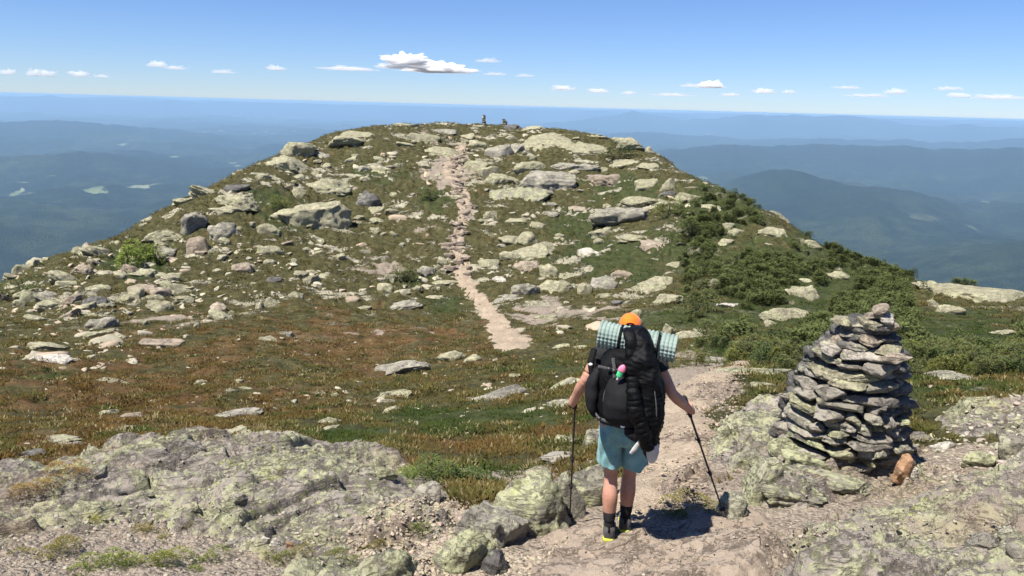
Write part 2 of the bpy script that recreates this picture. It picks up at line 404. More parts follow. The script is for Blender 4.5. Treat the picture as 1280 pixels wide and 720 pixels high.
RUST = [(150, 500, 220, 60, .9), (420, 430, 180, 40, .8), (300, 500, 140, 40, .6), (60, 560, 80, 30, 1), (700, 545, 40, 20, .9), (560, 560, 90, 25, .5), (190, 560, 70, 14, 1.0), (640, 560, 60, 20, .6), (240, 440, 160, 40, .6), (900, 440, 80, 10, .4), (560, 415, 60, 12, .6)]
KRUMM = [(900, 265, 40, 26, 1), (950, 300, 60, 34, 1.1), (1010, 345, 90, 46, 1.2), (1100, 375, 110, 42, 1.2), (1200, 425, 130, 36, 1.3), (940, 345, 50, 34, 1), (890, 330, 40, 24, .8), (960, 420, 50, 22, 1.0), (1020, 440, 60, 18, .9), (1260, 445, 70, 24, 1.6), (1240, 415, 60, 26, 1.6), (1170, 402, 60, 24, 1.3), (880, 285, 40, 20, .8)]

# ------------------------------------------------------------------ the ground sheet
def build_ground():
    a1 = np.linspace(-0.80, 0.80, 900)
    az = np.concatenate([np.linspace(-math.pi, -0.80, 60)[:-1], a1, np.linspace(0.80, math.pi, 60)[1:]])
    d = np.concatenate([[0.25, 0.8], np.exp(np.linspace(math.log(1.4), math.log(165), 760)), np.exp(np.linspace(math.log(170), math.log(420), 22))])
    A, D = np.meshgrid(az, d); X, Y = np.sin(A) * D, np.cos(A) * D
    Z = ground(X, Y)
    for L in LEDGES:      # the bedrock ledges replace the soil they come up through
        b = L['bb']; q = (X > b[0]) & (X < b[1]) & (Y > b[2]) & (Y < b[3])
        h, s = ledge_height(L, X[q], Y[q])
        Z[q] = np.where(s > 0.1, np.minimum(Z[q], h - 0.05), Z[q])
    # beyond the ridge the flank drops away to the valley
    over = sstep(170, 420, D); Z = Z * (1 - over) + np.minimum(Z, -60 - (D - 170) * 0.8) * over
    me = mesh_from('ground', np.stack([X.ravel(), Y.ravel(), Z.ravel()], 1), grid_faces(*X.shape))
    u, v, w = project(X, Y, Z); ok = (np.abs(A) < 0.9) & (D < 165)
    jx = fbm2(X * .6, Y * .6, 4, 2.2, .6) * .9
    def fin(l, jit): return np.where(ok, np.clip(blobs(u, v, l) + jit * jx, 0, 1), 0.2)
    attr(me, 'bedrock', np.where(ok, sstep(30, 50, D) * np.clip(1 - 1.1 * blobs(u, v, KRUMM), 0, 1), 0).ravel()); attr(me, 'green', fin(GREEN, .55).ravel()); attr(me, 'gravel', np.maximum(fin(GRAVEL, .5), .95 * sstep(9.0, 7.6, D) * (D > 1)).ravel()); attr(me, 'rust', fin(RUST, .6).ravel())
    o = obj('ground', me, M['tundra']); o['kind'] = 'structure'
    return o

def tundra_mat():
    t = NT('tundra_ground')
    p = t.n('NewGeometry').outputs['Position']
    n0 = t.noise(p, 0.35, 6, .62); n1 = t.noise(p, 2.2, 7, .68); n2 = t.noise(p, 14, 5, .7); n3 = t.noise(p, 60, 3, .6)
    g = t.math('ADD', t.math('MULTIPLY', n1, .6), t.math('MULTIPLY', n2, .4))
    olive = t.ramp(g, [(.36, (.024, .024, .010)), (.5, (.064, .060, .024)), (.66, (.14, .12, .055))])
    rust = t.ramp(g, [(.32, (.042, .027, .012)), (.5, (.115, .068, .028)), (.7, (.19, .13, .06))])
    green = t.ramp(g, [(.32, (.018, .024, .009)), (.5, (.045, .055, .019)), (.7, (.095, .105, .035))])
    c = t.mix(t.step(t.math('ADD', t.attr('rust'), t.math('MULTIPLY', t.math('SUBTRACT', n0, .5), .9)), .25, .75), olive, rust)
    c = t.mix(t.step(t.math('ADD', t.attr('green'), t.math('MULTIPLY', t.math('SUBTRACT', n1, .5), .9)), .3, .7), c, green)
    peb = t.vor(p, 22); peb2 = t.vor(p, 55)
    gr = t.ramp(t.math('ADD', t.math('MULTIPLY', n1, .5), t.math('MULTIPLY', n2, .5)), [(.3, (.095, .073, .052)), (.5, (.195, .152, .110)), (.72, (.33, .27, .20))])
    gr = t.mix(t.math('MULTIPLY', t.n('SeparateColor', {0: peb.outputs['Color']}).outputs[0], .55), gr, (.30, .25, .20))
    gr = t.mix(t.math('MULTIPLY', t.n('SeparateColor', {0: peb2.outputs['Color']}).outputs[1], .4), gr, (.62, .53, .42))
    gm = t.step(t.math('ADD', t.attr('gravel'), t.math('MULTIPLY', t.math('SUBTRACT', t.math('ADD', t.math('MULTIPLY', n1, .5), t.math('MULTIPLY', n2, .5)), .5), 1.3)), .42, .62)
    # bare mineral soil shows here and there between the plants
    bare = t.math('MULTIPLY', t.step(t.math('ADD', t.math('MULTIPLY', n1, .6), t.math('MULTIPLY', n2, .4)), .61, .68), .55)
    c = t.mix(t.math('MAXIMUM', gm, bare), c, gr)
    q = t.n('VectorMath', {0: p, 1: (.8, 1.0, 2.2)}, operation='MULTIPLY').outputs[0]; rb = t.noise(q, .42, 7, .62, .5)
    rm = t.math('MULTIPLY', t.step(t.math('ADD', rb, t.math('MULTIPLY', t.math('SUBTRACT', n2, .5), .25)), .565, .60), t.attr('bedrock'))
    rc = t.ramp(t.math('ADD', t.math('MULTIPLY', n1, .4), t.math('MULTIPLY', n2, .6)), [(.36, (.13, .118, .085)), (.5, (.36, .33, .235)), (.66, (.52, .48, .35))])
    c = t.mix(rm, c, rc)
    h = t.math('ADD', t.math('ADD', t.math('MULTIPLY', n2, 1.0), t.math('MULTIPLY', rm, 1.2)), t.math('ADD', t.math('MULTIPLY', n3, .4), t.math('MULTIPLY', peb.outputs['Distance'], t.math('MULTIPLY', gm, -.7))))
    return t.bsdf(c, .95, h, .9, .07, .15)
M['tundra'] = tundra_mat()
build_ground()

def path_mat(name, a, b, c3):
    t = NT(name)
    p = t.n('NewGeometry').outputs['Position']
    n1 = t.noise(p, 1.6, 7, .65); n2 = t.noise(p, 12, 6, .7); n3 = t.noise(p, 70, 3, .6)
    peb = t.vor(p, 16); peb2 = t.vor(p, 48)
    c = t.ramp(t.math('ADD', t.math('MULTIPLY', n1, .55), t.math('MULTIPLY', n2, .45)), [(.32, a), (.5, b), (.7, c3)])
    c = t.mix(t.math('MULTIPLY', t.n('SeparateColor', {0: peb.outputs['Color']}).outputs[0], .5), c, tuple(x * .62 for x in b))
    c = t.mix(t.math('MULTIPLY', t.n('SeparateColor', {0: peb2.outputs['Color']}).outputs[1], .35), c, tuple(min(1, x * 1.25) for x in c3))
    h = t.math('ADD', t.math('ADD', t.math('MULTIPLY', n2, .5), t.math('MULTIPLY', n3, .5)), t.math('MULTIPLY', peb2.outputs['Distance'], -.6))
    return t.bsdf(c, .95, h, .8, .03, .15)
M['path'] = path_mat('trodden_gravel', (.15, .117, .082), (.31, .243, .172), (.46, .375, .28))

def path_strip(px, name):
    """a gravel trail draped over the ground along photo points (u, v, half width in metres)"""
    p = np.array(px, float); w = hit(p[:, 0], p[:, 1]); hw = p[:, 2]
    seg = np.concatenate([[0], np.cumsum(np.linalg.norm(np.diff(w[:, :2], axis=0), axis=1))])
    n = int(seg[-1] / 0.14) + 2; s = np.linspace(0, seg[-1], n)
    cx, cy, hh = (np.interp(s, seg, q) for q in (w[:, 0], w[:, 1], hw))
    k = np.ones(9) / 9
    cx2 = np.convolve(np.pad(cx, 4, 'edge'), k, 'valid'); cy2 = np.convolve(np.pad(cy, 4, 'edge'), k, 'valid')
    tx, ty = np.gradient(cx2), np.gradient(cy2); ln = np.hypot(tx, ty) + 1e-9; nx, ny = ty / ln, -tx / ln
    m = 31; e = np.linspace(-1, 1, m)
    wob = hh[:, None] * (1 + .35 * noise2(s[:, None] * .7 + 0 * e, np.sign(e)[None] * 5 + 0 * s[:, None], 1.3) + .25 * noise2(s[:, None] * 2.3 + 0 * e, np.sign(e)[None] * 9 + 0 * s[:, None], 3.3))
    X = cx2[:, None] + nx[:, None] * e[None] * wob; Y = cy2[:, None] + ny[:, None] * e[None] * wob
    taper = np.minimum(1, np.minimum(s, s[-1] - s) / .6)[:, None]
    Z = ground(X, Y) + .05 - .10 * np.abs(e[None]) ** 3 - .09 * (1 - taper) + .05 * fbm2(X * 2.2, Y * 2.2, 3, 6.1)
    o = obj(name, mesh_from(name, np.stack([X.ravel(), Y.ravel(), Z.ravel()], 1), grid_faces(*X.shape)), M['path']); o['kind'] = 'structure'
    return w
TRAIL = path_strip([(580, 178, .4), (571, 196, .8), (566, 215, 1.0), (573, 236, .85), (583, 256, .8), (581, 270, .6), (573, 288, .5), (571, 306, .55), (576, 326, .55), (579, 346, .6), (592, 366, .6), (606, 384, .62), (622, 402, .7), (630, 416, .8), (640, 430, .85), (648, 440, .6)], 'path')
path_strip([(940, 452, .25), (910, 462, .4), (875, 478, .45), (858, 500, .42), (850, 530, .45), (835, 565, .45), (815, 600, .42), (800, 630, .4), (785, 655, .35)], 'path')

# ------------------------------------------------------------------ bedrock ledges near the camera
def build_ledge(L, mat, name, label):
    b = L['bb']; dx = L['dx']
    xs = np.arange(b[0], b[1], dx); ys = np.arange(b[2], b[3], dx)
    X, Y = np.meshgrid(xs, ys)
    h, s = ledge_height(L, X, Y)
    keep = s > -0.22
    f = grid_faces(*X.shape); f = f[keep.ravel()[f].all(1)]
    used, inv = np.unique(f, return_inverse=True)
    o0 = np.array([X.mean(), Y.mean(), np.median(h[keep])])
    V = np.stack([X.ravel(), Y.ravel(), h.ravel()], 1)[used] - o0
    o = obj(name, mesh_from(name, V, inv.reshape(-1, 4)), mat, loc=o0)
    return tag(o, label, 'rock ledge')
build_ledge(L_LEFT, M['rock_ledge'], 'rock_ledge', 'broad rough ledge with pale green lichen filling the lower left')
build_ledge(L_LOW, M['rock_ledge'], 'rock_ledge', 'low grey rock shelf at the bottom edge left of the boulders')
build_ledge(L_STAND, M['rock_slab'], 'rock_ledge', 'worn pinkish tan rock slab under the hiker\'s shoes')
build_ledge(L_RIGHT, M['rock_ledge'], 'rock_ledge', 'lichen-splashed rock ledge in the bottom right corner')
build_ledge(L_CAIRN, M['rock_ledge'], 'rock_ledge', 'layered grey ledge that the big cairn stands on')
build_ledge(L_MID, M['rock_ledge'], 'rock_ledge', 'greenish slab behind the right pole, left of the big cairn')
build_ledge(L_EDGE, M['rock_grey'], 'rock_ledge', 'dark-sided grey ledge cut by the right edge of the picture')
build_ledge(L_FLAT, M['rock_ledge'], 'rock_ledge', 'low flat grey rock in the grass right of the cairn')
build_ledge(L_BACK, M['rock_slab'], 'rock_ledge', 'tan bedrock slab beyond the hiker\'s knees, right of the shorts')
build_ledge(L_UP, M['rock_slab'], 'rock_ledge', 'small tan bedrock patch in the path beyond the hiker\'s right hand')
# ------------------------------------------------------------------ the valley, far ridges and the air
ZV = -900.0
RIDGES = [  # distance, radial spread, crest as photo points, base noise
    (8200, 900, [(860, 250), (905, 232), (940, 221), (965, 215), (985, 212), (1005, 216), (1025, 223), (1060, 229), (1110, 233), (1150, 243), (1200, 262), (1260, 290)]),
    (5200, 700, [(1100, 330), (1180, 318), (1280, 306), (1400, 300)]),
    (11500, 700, [(-200, 206), (-60, 200), (0, 196), (60, 191), (100, 188), (140, 191), (200, 200), (260, 206), (300, 214)]),
    (15000, 1400, [(760, 205), (830, 186), (900, 180), (960, 183), (1040, 181), (1120, 183), (1200, 187), (1290, 183), (1450, 180)]),
    (20000, 1600, [(-200, 160), (-40, 156), (30, 150), (110, 152), (180, 159), (260, 166), (360, 177)]),
    (24000, 2000, [(640, 176), (700, 168), (740, 170), (800, 163), (860, 169), (940, 174), (1020, 172), (1100, 174), (1200, 178), (1300, 170), (1450, 172)]),
    (37000, 2400, [(560, 160), (660, 155), (720, 150), (770, 144), (792, 138), (815, 144), (850, 150), (900, 148), (930, 143), (980, 144), (1010, 145), (1060, 145), (1100, 150), (1160, 158), (1200, 156), (1250, 158), (1300, 161), (1450, 168)]),
    (49000, 2400, [(-200, 126), (-20, 121), (60, 119), (100, 123), (200, 126), (300, 128), (420, 131), (520, 133), (640, 136), (700, 140), (745, 139), (835, 140), (870, 146), (1000, 149), (1100, 148), (1180, 152), (1300, 157), (1450, 164)]),
    (57500, 2000, [(-200, 120), (0, 117), (50, 118), (130, 122), (250, 124), (330, 126), (500, 130), (640, 134), (830, 138), (950, 143), (1090, 147), (1280, 154), (1450, 160)]),
]
def build_valley():
    az = np.linspace(-0.78, 0.78, 720)
    d = np.exp(np.linspace(math.log(230), math.log(62000), 620))
    A, D = np.meshgrid(az, d); X, Y = np.sin(A) * D, np.cos(A) * D
    Z = ZV + 740 * np.exp(-(D / 1000) ** 1.3) + sstep(2500, 9000, D) * 115 * fbm2(X / 2300, Y / 2300, 6, 1.1) + 55 * fbm2(X / 700, Y / 700, 4, 2.1) * sstep(900, 3000, D)
    Z += sstep(12000, 30000, D) * 90 * fbm2(X / 5200, Y / 3000, 4, 3.3)
    for k, (d0, sg, pts) in enumerate(RIDGES):
        p = np.array(pts, float); a, t = azt(p[:, 0], p[:, 1]); o = np.argsort(a)
        crest = np.interp(az, a[o], (t * d0)[o], left=np.nan, right=np.nan)
        fade = np.interp(az, [a[o][0], a[o][0] + .05, a[o][-1] - .05, a[o][-1]], [0, 1, 1, 0])
        crest = np.where(np.isnan(crest), ZV, crest)
        wig = d0 * (1 + .05 * fbm2(az * 9, az * 0 + k, 3, .4))
        g = np.exp(-((D - wig[None]) / (sg * np.where(D < wig[None], 1.35, 1.0))) ** 2)
        spur = 1 + .22 * fbm2(X / (d0 * .06), Y / (d0 * .06), 4, k + .3) * (1 - g)
        crest = crest + 0.0022 * d0 * fbm2(az * 34, az * 0 + k * 3.1, 4, 1.4)
        if k == len(RIDGES) - 1: crest = -130 + 110 * fbm2(az * 7, az * 0 + 2.2, 4, .6, .5)
        crest = np.minimum(crest, -22.0)
        Z = np.maximum(Z, Z + (crest[None] - Z) * g * spur * fade[None])
    o = obj('valley_terrain', mesh_from('valley_terrain', np.stack([X.ravel(), Y.ravel(), Z.ravel()], 1), grid_faces(*X.shape)), M['forest'])
    o['kind'] = 'structure'

def forest_mat():
    t = NT('valley_forest')
    p = t.n('NewGeometry').outputs['Position']
    n0 = t.noise(p, 1 / 1800, 6, .6); n1 = t.noise(p, 1 / 160, 6, .65); n2 = t.vor(p, 1 / 14.0).outputs['Distance']
    c = t.ramp(t.math('ADD', t.math('MULTIPLY', n0, .5), t.math('MULTIPLY', n1, .5)), [(.40, (.005, .013, .009)), (.5, (.013, .023, .013)), (.60, (.042, .056, .026))])
    hz = t.n('SeparateXYZ', {0: p}).outputs[2]
    fir = t.step(t.math('ADD', hz, t.math('MULTIPLY', t.math('SUBTRACT', n1, .5), 300.0)), -760, -610)
    c = t.mix(t.math('MULTIPLY', fir, .6), c, (.006, .012, .008))
    c = t.mix(t.math('MULTIPLY', t.step(n2, .25, .75), .6), c, (.008, .016, .009))
    # hay fields, clearings, a few ponds
    f = t.n('TexVoronoi', {'Vector': t.n('VectorMath', {0: t.n('VectorMath', {0: p, 1: t.n('VectorMath', {0: t.n('TexNoise', {'Vector': p, 'Scale': 1 / 240.0, 'Detail': 4}).outputs['Color'], 1: (420, 420, 0)}, operation='MULTIPLY').outputs[0]}, operation='ADD').outputs[0], 1: (1, .6, 0)}, operation='MULTIPLY').outputs[0], 'Scale': 1 / 200.0, 'Randomness': 1.0})
    sel = t.n('SeparateColor', {0: f.outputs['Color']})
    z = t.n('SeparateXYZ', {0: p}).outputs[2]
    low = t.step(z, -760, -850)
    zone = t.step(t.noise(p, 1 / 3200, 4, .6), .50, .60)
    fm = t.math('MULTIPLY', t.math('MULTIPLY', t.step(sel.outputs[0], .80, .83), low), t.math('MULTIPLY', zone, t.step(f.outputs['Distance'], .42, .34)))
    c = t.mix(t.math('MULTIPLY', fm, .9), c, t.mix(sel.outputs[1], (.15, .20, .08), (.36, .37, .24)))
    return t.bsdf(c, .95, n2, 1.0, 9.0, .1)
M['forest'] = forest_mat()
build_valley()

def box_mesh(name, x0, x1, y0, y1, z0, z1):
    v = [(x, y, z) for z in (z0, z1) for (x, y) in ((x0, y0), (x1, y0), (x1, y1), (x0, y1))]
    return mesh_from(name, v, np.array([(3, 2, 1, 0), (4, 5, 6, 7), (0, 1, 5, 4), (1, 2, 6, 5), (2, 3, 7, 6), (3, 0, 4, 7)]), False)
def haze():
    t = NT('valley_air')
    v = t.n('VolumePrincipled', {'Color': (0.47, 0.725, 1.0), 'Density': HAZE, 'Anisotropy': 0.0})
    t.t.links.new(v.outputs[0], t.out.inputs['Volume'])
    o = obj('haze', box_mesh('haze', -52000, 52000, -600, 66000, -1010, 6), t.m); o['kind'] = 'stuff'
HAZE = 4.2e-5
haze()

# ------------------------------------------------------------------ clouds beyond the haze: lumpy cumulus with flat bases
_ICO = {}
def ico(k):
    if k not in _ICO:
        bm = bmesh.new(); bmesh.ops.create_icosphere(bm, subdivisions=k, radius=1)
        _ICO[k] = (np.array([v.co[:] for v in bm.verts]), np.array([[v.index for v in f.verts] for f in bm.faces])); bm.free()
    return _ICO[k]
def cloud_mat(name, dens, col):
    t = NT(name)
    v = t.n('VolumePrincipled', {'Color': col, 'Density': dens, 'Anisotropy': 0.0})
    t.t.links.new(v.outputs[0], t.out.inputs['Volume']); return t.m
def cloud_surface():
    t = NT('cumulus'); tc = t.n('TexCoord').outputs['Object']
    nz = t.noise(tc, 1 / 260.0, 7, .65)
    d = t.n('BsdfDiffuse', {'Color': (.9, .9, .9)}); tl = t.n('BsdfTranslucent', {'Color': (.9, .9, .9)})
    bp = t.n('Bump', {'Height': nz, 'Strength': .6, 'Distance': 120.0}); t.t.links.new(bp.outputs[0], d.inputs['Normal'])
    m1 = t.n('MixShader', {0: .35, 1: d.outputs[0], 2: tl.outputs[0]})
    tr = t.n('BsdfTransparent')
    m2 = t.n('MixShader', {0: t.step(nz, .36, .6, .75, .05), 1: m1.outputs[0], 2: tr.outputs[0]})
    t.t.links.new(m2.outputs[0], t.out.inputs['Surface']); return t.m
M['cloud'] = cloud_mat('cumulus', 0.0055, (1, 1, 1))
DC = 60000.0
M['thin_cloud'] = cloud_mat('thin_cumulus', 0.0022, (1, 1, 1))
M['wisp'] = cloud_mat('wispy_cloud', 0.0014, (1, 1, 1))
def cloud(u, v, w, h, seed, label, group=None):
    """photo box (centre u, base v) -> cumulus at its own distance and size"""
    r = np.random.default_rng(seed); D = DC * r.uniform(1.12, 1.3)
    P = ray(u, v); P = P / math.hypot(P[0], P[1]) * D
    k = D / F; a = math.atan2(P[0], P[1])
    V, Fc = ico(5); V = V.copy()
    n = 0
    for s, am in ((1.3, .42), (2.9, .26), (6.0, .14), (13, .07)):
        n = n + am * np.abs(noise3(V[:, 0] * s + seed, V[:, 1] * s, V[:, 2] * s * .8 + 3)) * 2
    V = V * (0.50 + 1.25 * n)[:, None]
    V[:, 2] = np.where(V[:, 2] < -.12, -.12 + (V[:, 2] + .12) * .12, V[:, 2])
    zmax = V[:, 2].max(); V[:, 2] -= V[:, 2].min(); V[:, 2] /= V[:, 2].max(); V[:, 0] /= np.abs(V[:, 0]).max(); V[:, 1] /= np.abs(V[:, 1]).max()
    V *= np.array([w * k / 2, w * k / 3.2, h * k])
    o = obj('cloud', mesh_from('cloud', V, Fc), M['wisp' if ('grey' in label or 'faint' in label or 'thin' in label) else 'cloud' if h > 9.5 else 'thin_cloud'], loc=P, rot=(0, 0, -a))
    tag(o, label, 'cloud', group)
CL = [(508, 81, 66, 17, 'tall domed white puff on top of the biggest cloud bank'), (545, 91, 112, 15, 'long bright white cloud, lower part of the biggest bank'), (492, 86, 50, 8, 'white shoulder on the left end of the biggest cloud bank'), (436, 88, 84, 6, 'thin grey cloud streak trailing left of the biggest cloud bank'), (609, 78, 38, 6, 'small grey wisp floating right of the tall domed puff'),
      (620, 94, 40, 4, 'thin grey streak under the wisp right of the biggest cloud bank'), (197, 84, 26, 8, 'small white puff high above the far left valley'), (220, 87, 34, 5, 'grey tail right of the white puff above the left valley'), (345, 88, 28, 7, 'little white cloud alone between the left puff and biggest bank'), (278, 92, 34, 6, 'faint grey cloud between two small white puffs on the left'),
      (42, 95, 20, 9, 'white tuft, second in the low left row'), (60, 96, 22, 8, 'white cloud in the middle of the low left row'), (100, 96, 26, 7, 'bright white puff near the right end of the low left row'), (128, 97, 22, 4, 'flat white cloud ending the low left row'), (10, 93, 26, 6, 'cloud tuft cut by the left picture edge'),
      (889, 110, 40, 10, 'brightest white cloud over the right mountains'), (866, 109, 40, 5, 'grey streak left of the brightest right-hand cloud'), (655, 96, 30, 4, 'faint grey streak above the knoll top cairns'), (704, 113, 34, 7, 'white puff just right of the knoll above the mountains'), (748, 116, 34, 6, 'flat white cloud second right of the knoll'), (785, 118, 24, 5, 'small cloud third right of the knoll'),
      (955, 117, 36, 7, 'white puff second right of the brightest right-hand cloud'), (912, 120, 30, 4, 'flat white streak below the brightest right-hand cloud'), (986, 117, 22, 5, 'small white puff ending the middle right row'), (1060, 111, 40, 4, 'thin grey dash cloud above the right row'), (1120, 118, 30, 8, 'white puff with a rounded top at right'), (1185, 113, 34, 5, 'grey dash cloud above the far right row'), (1198, 122, 30, 6, 'white cloud near the right picture edge'), (1250, 124, 60, 6, 'long grey cloud bar at the right picture edge'), (1085, 121, 60, 4, 'long thin cloud bar left of the rounded right puff'), (840, 120, 60, 4, 'thin grey bar low over the blue peaks')]
for i, (u, v, w, h, lb) in enumerate(CL): cloud(u, v, w, h, 40 + i, lb, 'clouds along the horizon')
# ------------------------------------------------------------------ boulders and slabs
def rock_shape(seed, size, lvl=4, boxy=3.0, cuts=7, rough=1.0, strata=0.0, tilt=0.25, lump=0.62):
    """an irregular weathered stone: cut facets, bedding steps, chips. size = full extents in metres"""
    r = np.random.default_rng(seed + 1000)
    V, Fc = ico(lvl); V = V.copy()
    V /= (np.abs(V) ** boxy).sum(1, keepdims=True) ** (1 / boxy)
    for k in range(cuts):
        nrm = r.normal(size=3); nrm[2] *= .7; nrm /= np.linalg.norm(nrm); dd = r.uniform(.55, .92)
        over = np.maximum(0, V @ nrm - dd); V -= over[:, None] * nrm * .93
    o = r.uniform(0, 90, 3)
    asp = np.array(size) / max(size)
    W = V * asp
    def nz(s): return noise3(W[:, 0] * s + o[0], W[:, 1] * s + o[1], W[:, 2] * s + o[2])
    n = lump * (.24 * nz(1.9) + .14 * nz(4.1))
    rid = 1 - np.abs(nz(6.5)) * 2
    n += rough * (.045 * nz(9) - .05 * np.maximum(rid - .82, 0) * 4 * .5)
    if lvl >= 4: n += rough * (.022 * nz(19) + .012 * nz(37))
    if strata:
        ax = np.array([r.normal() * tilt, r.normal() * tilt, 1]); ax /= np.linalg.norm(ax)
        q = (W @ ax) / asp[2] * strata + .55 * nz(2.2) + .2 * nz(6)
        fr = q - np.floor(q)
        lay = r.uniform(-1, 1, 64)[np.floor(q).astype(int) % 64]
        hv = np.clip(1.15 - np.abs(V[:, 2]), 0, 1)
        n += hv * (.10 * lay - .13 * (1 - sstep(0, .16, fr)) * sstep(-.3, .2, nz(3.3)))
    V = V * (1 + n)[:, None]
    V *= np.array(size) / 2
    return V, Fc

GLOBALS = {}
def flat_shade(me):
    pass

def put_rock(u, v, w, h, label, mat='rock_pale', kind='b', group=None, seed=None, lvl=None, name=None, cat=None, yaw=None, roll=0.0, dark=False, deep=.75):
    PENDING.append(dict(u=u, v=v, w=w, h=h, label=label, mat=mat, kind=kind, group=group, seed=seed if seed is not None else int(u * 7 + v * 13), lvl=lvl, name=name, cat=cat, yaw=yaw, roll=roll, deep=deep))
PENDING = []

def flush_rocks(fn):
    """place every pending rock: (u, v) is the middle of its outline in the photo, w x h its extent there"""
    if not PENDING: return
    P = hit([q['u'] for q in PENDING], [q['v'] + q['h'] * (.36 if q['kind'] != 's' else .2) for q in PENDING], fn)
    for q, p in zip(PENDING, P):
        r = np.random.default_rng(q['seed'])
        dep = float(p @ FWD); k = dep / F; dist = math.hypot(p[0], p[1])
        down = math.atan2(-p[2], dist); slope = .20 if dist > 45 else 0.0
        W = q['w'] * k; Hs = q['h'] * k
        D = W * r.uniform(.62, .95) * q['deep'] / .75
        g = down + slope
        H = (Hs - .55 * D * math.sin(g)) / math.cos(g)
        H = min(max(H, .34 * Hs, .10 * W), 1.3 * W) * (.85 if dist > 12 else 1)
        kd = q['kind']
        lvl = q['lvl'] or (5 if q['w'] > 38 else 4 if q['w'] > 13 else 3)
        if kd == 's': args = dict(boxy=3.6, cuts=10, rough=1.0, strata=1.8, lump=.8); H *= .9
        elif kd == 'l': H *= 1.25; args = dict(boxy=3.8, cuts=9, rough=1.2, strata=3.6)
        else: args = dict(boxy=3.0, cuts=12, rough=1.25, strata=1.2 if r.random() < .6 else 0)
        V, Fc = rock_shape(q['seed'], (W * 1.06, D, H * 1.75), lvl, **args)
        a = math.atan2(p[0], p[1])
        back = D * .28
        c = np.array([p[0] + math.sin(a) * back, p[1] + math.cos(a) * back, 0])
        zg = float(fn(np.array([c[0]]), np.array([c[1]]))[0])
        zz = min(zg, p[2] + .12 * H + back * .1)
        c[2] = zz + H * .02
        yaw = -a + (q['yaw'] if q['yaw'] is not None else r.uniform(-.3, .3))
        nm = q['name'] or {'b': 'boulder', 's': 'flat_rock', 'l': 'rock_outcrop'}[kd]
        if q['w'] < 16 and not q['name']: nm = 'stone'
        e = max(.6 * W, .25)
        gx, gy = np.array([c[0] + e, c[0] - e, c[0], c[0]]), np.array([c[1], c[1], c[1] + e, c[1] - e])
        gz = base(gx, gy) if dist < 12 else fn(gx, gy)
        nrm = Vector((-(gz[0] - gz[1]) / (2 * e), -(gz[2] - gz[3]) / (2 * e), 1)) * 1.0
        lean = {'s': .9, 'l': .2, 'b': .4}[kd]; H *= 1.0
        nrm = Vector((nrm.x * lean, nrm.y * lean - (.08 if dist > 12 and kd == 's' else 0), 1)).normalized()
        q1 = Vector((0, 0, 1)).rotation_difference(nrm).to_matrix()
        c[2] -= (.16 if dist > 12 else .08) * H
        rot = (q1 @ Euler((r.uniform(-.08, .08), q['roll'] + r.uniform(-.06, .06), yaw)).to_matrix()).to_euler()
        o = obj(nm, mesh_from(nm, V, Fc, True), M[q['mat']], loc=c, rot=rot)
        tag(o, q['label'], q['cat'] or {'boulder': 'boulder', 'flat_rock': 'flat rock', 'rock_outcrop': 'rock outcrop', 'stone': 'stone'}.get(nm, 'stone'), q['group'])
    PENDING.clear()

B = put_rock
# --- the knoll: left shoulder
B(407, 234, 56, 24, 'upper slab of the largest layered outcrop on the left shoulder', kind='l')
B(387, 264, 90, 44, 'largest layered grey outcrop on the left shoulder of the knoll', kind='l', roll=-.12)
B(400, 277, 40, 15, 'pale slab at the lower right foot of the largest layered outcrop', kind='s', roll=-.2)
B(372, 240, 26, 16, 'block at the upper left corner of the largest layered outcrop')
B(297, 250, 58, 24, 'broad rounded cream slab on the left shoulder with dark stones behind', kind='l')
B(280, 263, 32, 14, 'smaller pale slab at the foot of the broad rounded cream slab', kind='s')
B(297, 234, 30, 10, 'dark stacked stones behind the broad rounded cream slab', 'rock_dark', 'l')
B(240, 279, 34, 26, 'layered grey rock pair above the left gully', 'rock_grey', 'l')
B(205, 293, 42, 22, 'jagged pale slab pile above the bright green left shrub', kind='l')
B(210, 316, 36, 18, 'layered grey rock beside the bright green left shrub', 'rock_grey', 'l')
B(246, 306, 30, 26, 'pinkish cream rock right of the bright green left shrub', 'rock_pink', 'l')
B(280, 288, 34, 20, 'craggy grey rock under the broad rounded cream slab', 'rock_grey', 'l')
B(300, 284, 10, 9, 'small round stone right of the craggy grey rock')
B(340, 288, 34, 16, 'pale flat outcrop left of the foot of the largest outcrop', kind='l')
B(335, 312, 32, 14, 'cream slab among stones below the largest layered outcrop', kind='s')
B(463, 246, 34, 30, 'dark-fronted split boulder left of the trail', 'rock_dark', 'b')
B(470, 262, 22, 12, 'pale stone at the foot of the dark split boulder')
B(492, 242, 10, 9, 'small rounded stone right of the dark split boulder')
B(470, 288, 24, 12, 'cream boulder with two small stones at its right side')
B(480, 292, 10, 9, 'first little stone beside the cream boulder left of the trail')
B(492, 292, 12, 9, 'second little stone beside the cream boulder left of the trail')
B(459, 315, 18, 11, 'pale boulder by the bare pink soil left of the trail')
B(484, 316, 11, 7, 'small stone lying on the bare pink soil left of the trail')
B(367, 324, 9, 11, 'small upright block on the left shoulder')
B(397, 315, 15, 7, 'flat pale stone between upright block and bare soil')
B(337, 326, 18, 8, 'flat cream stone beneath the cream slab on the left')
B(409, 206, 11, 10, 'bright little block under the left skyline rocks')
B(397, 217, 15, 7, 'small pale slab under the bright little block', kind='s')
B(440, 200, 17, 8, 'cream slab right of the bright little block', kind='s')
B(437, 175, 62, 18, 'wide sloping slab on the left skyline of the knoll', kind='l')
B(370, 183, 42, 26, 'craggy layered rocks at the kink of the left skyline', kind='l', roll=.3)
B(402, 195, 26, 10, 'grey slab below the craggy kink of the left skyline', 'rock_grey', 's')
B(358, 205, 62, 20, 'layered sloping ledge on the left skyline below the kink', kind='l', roll=.25)
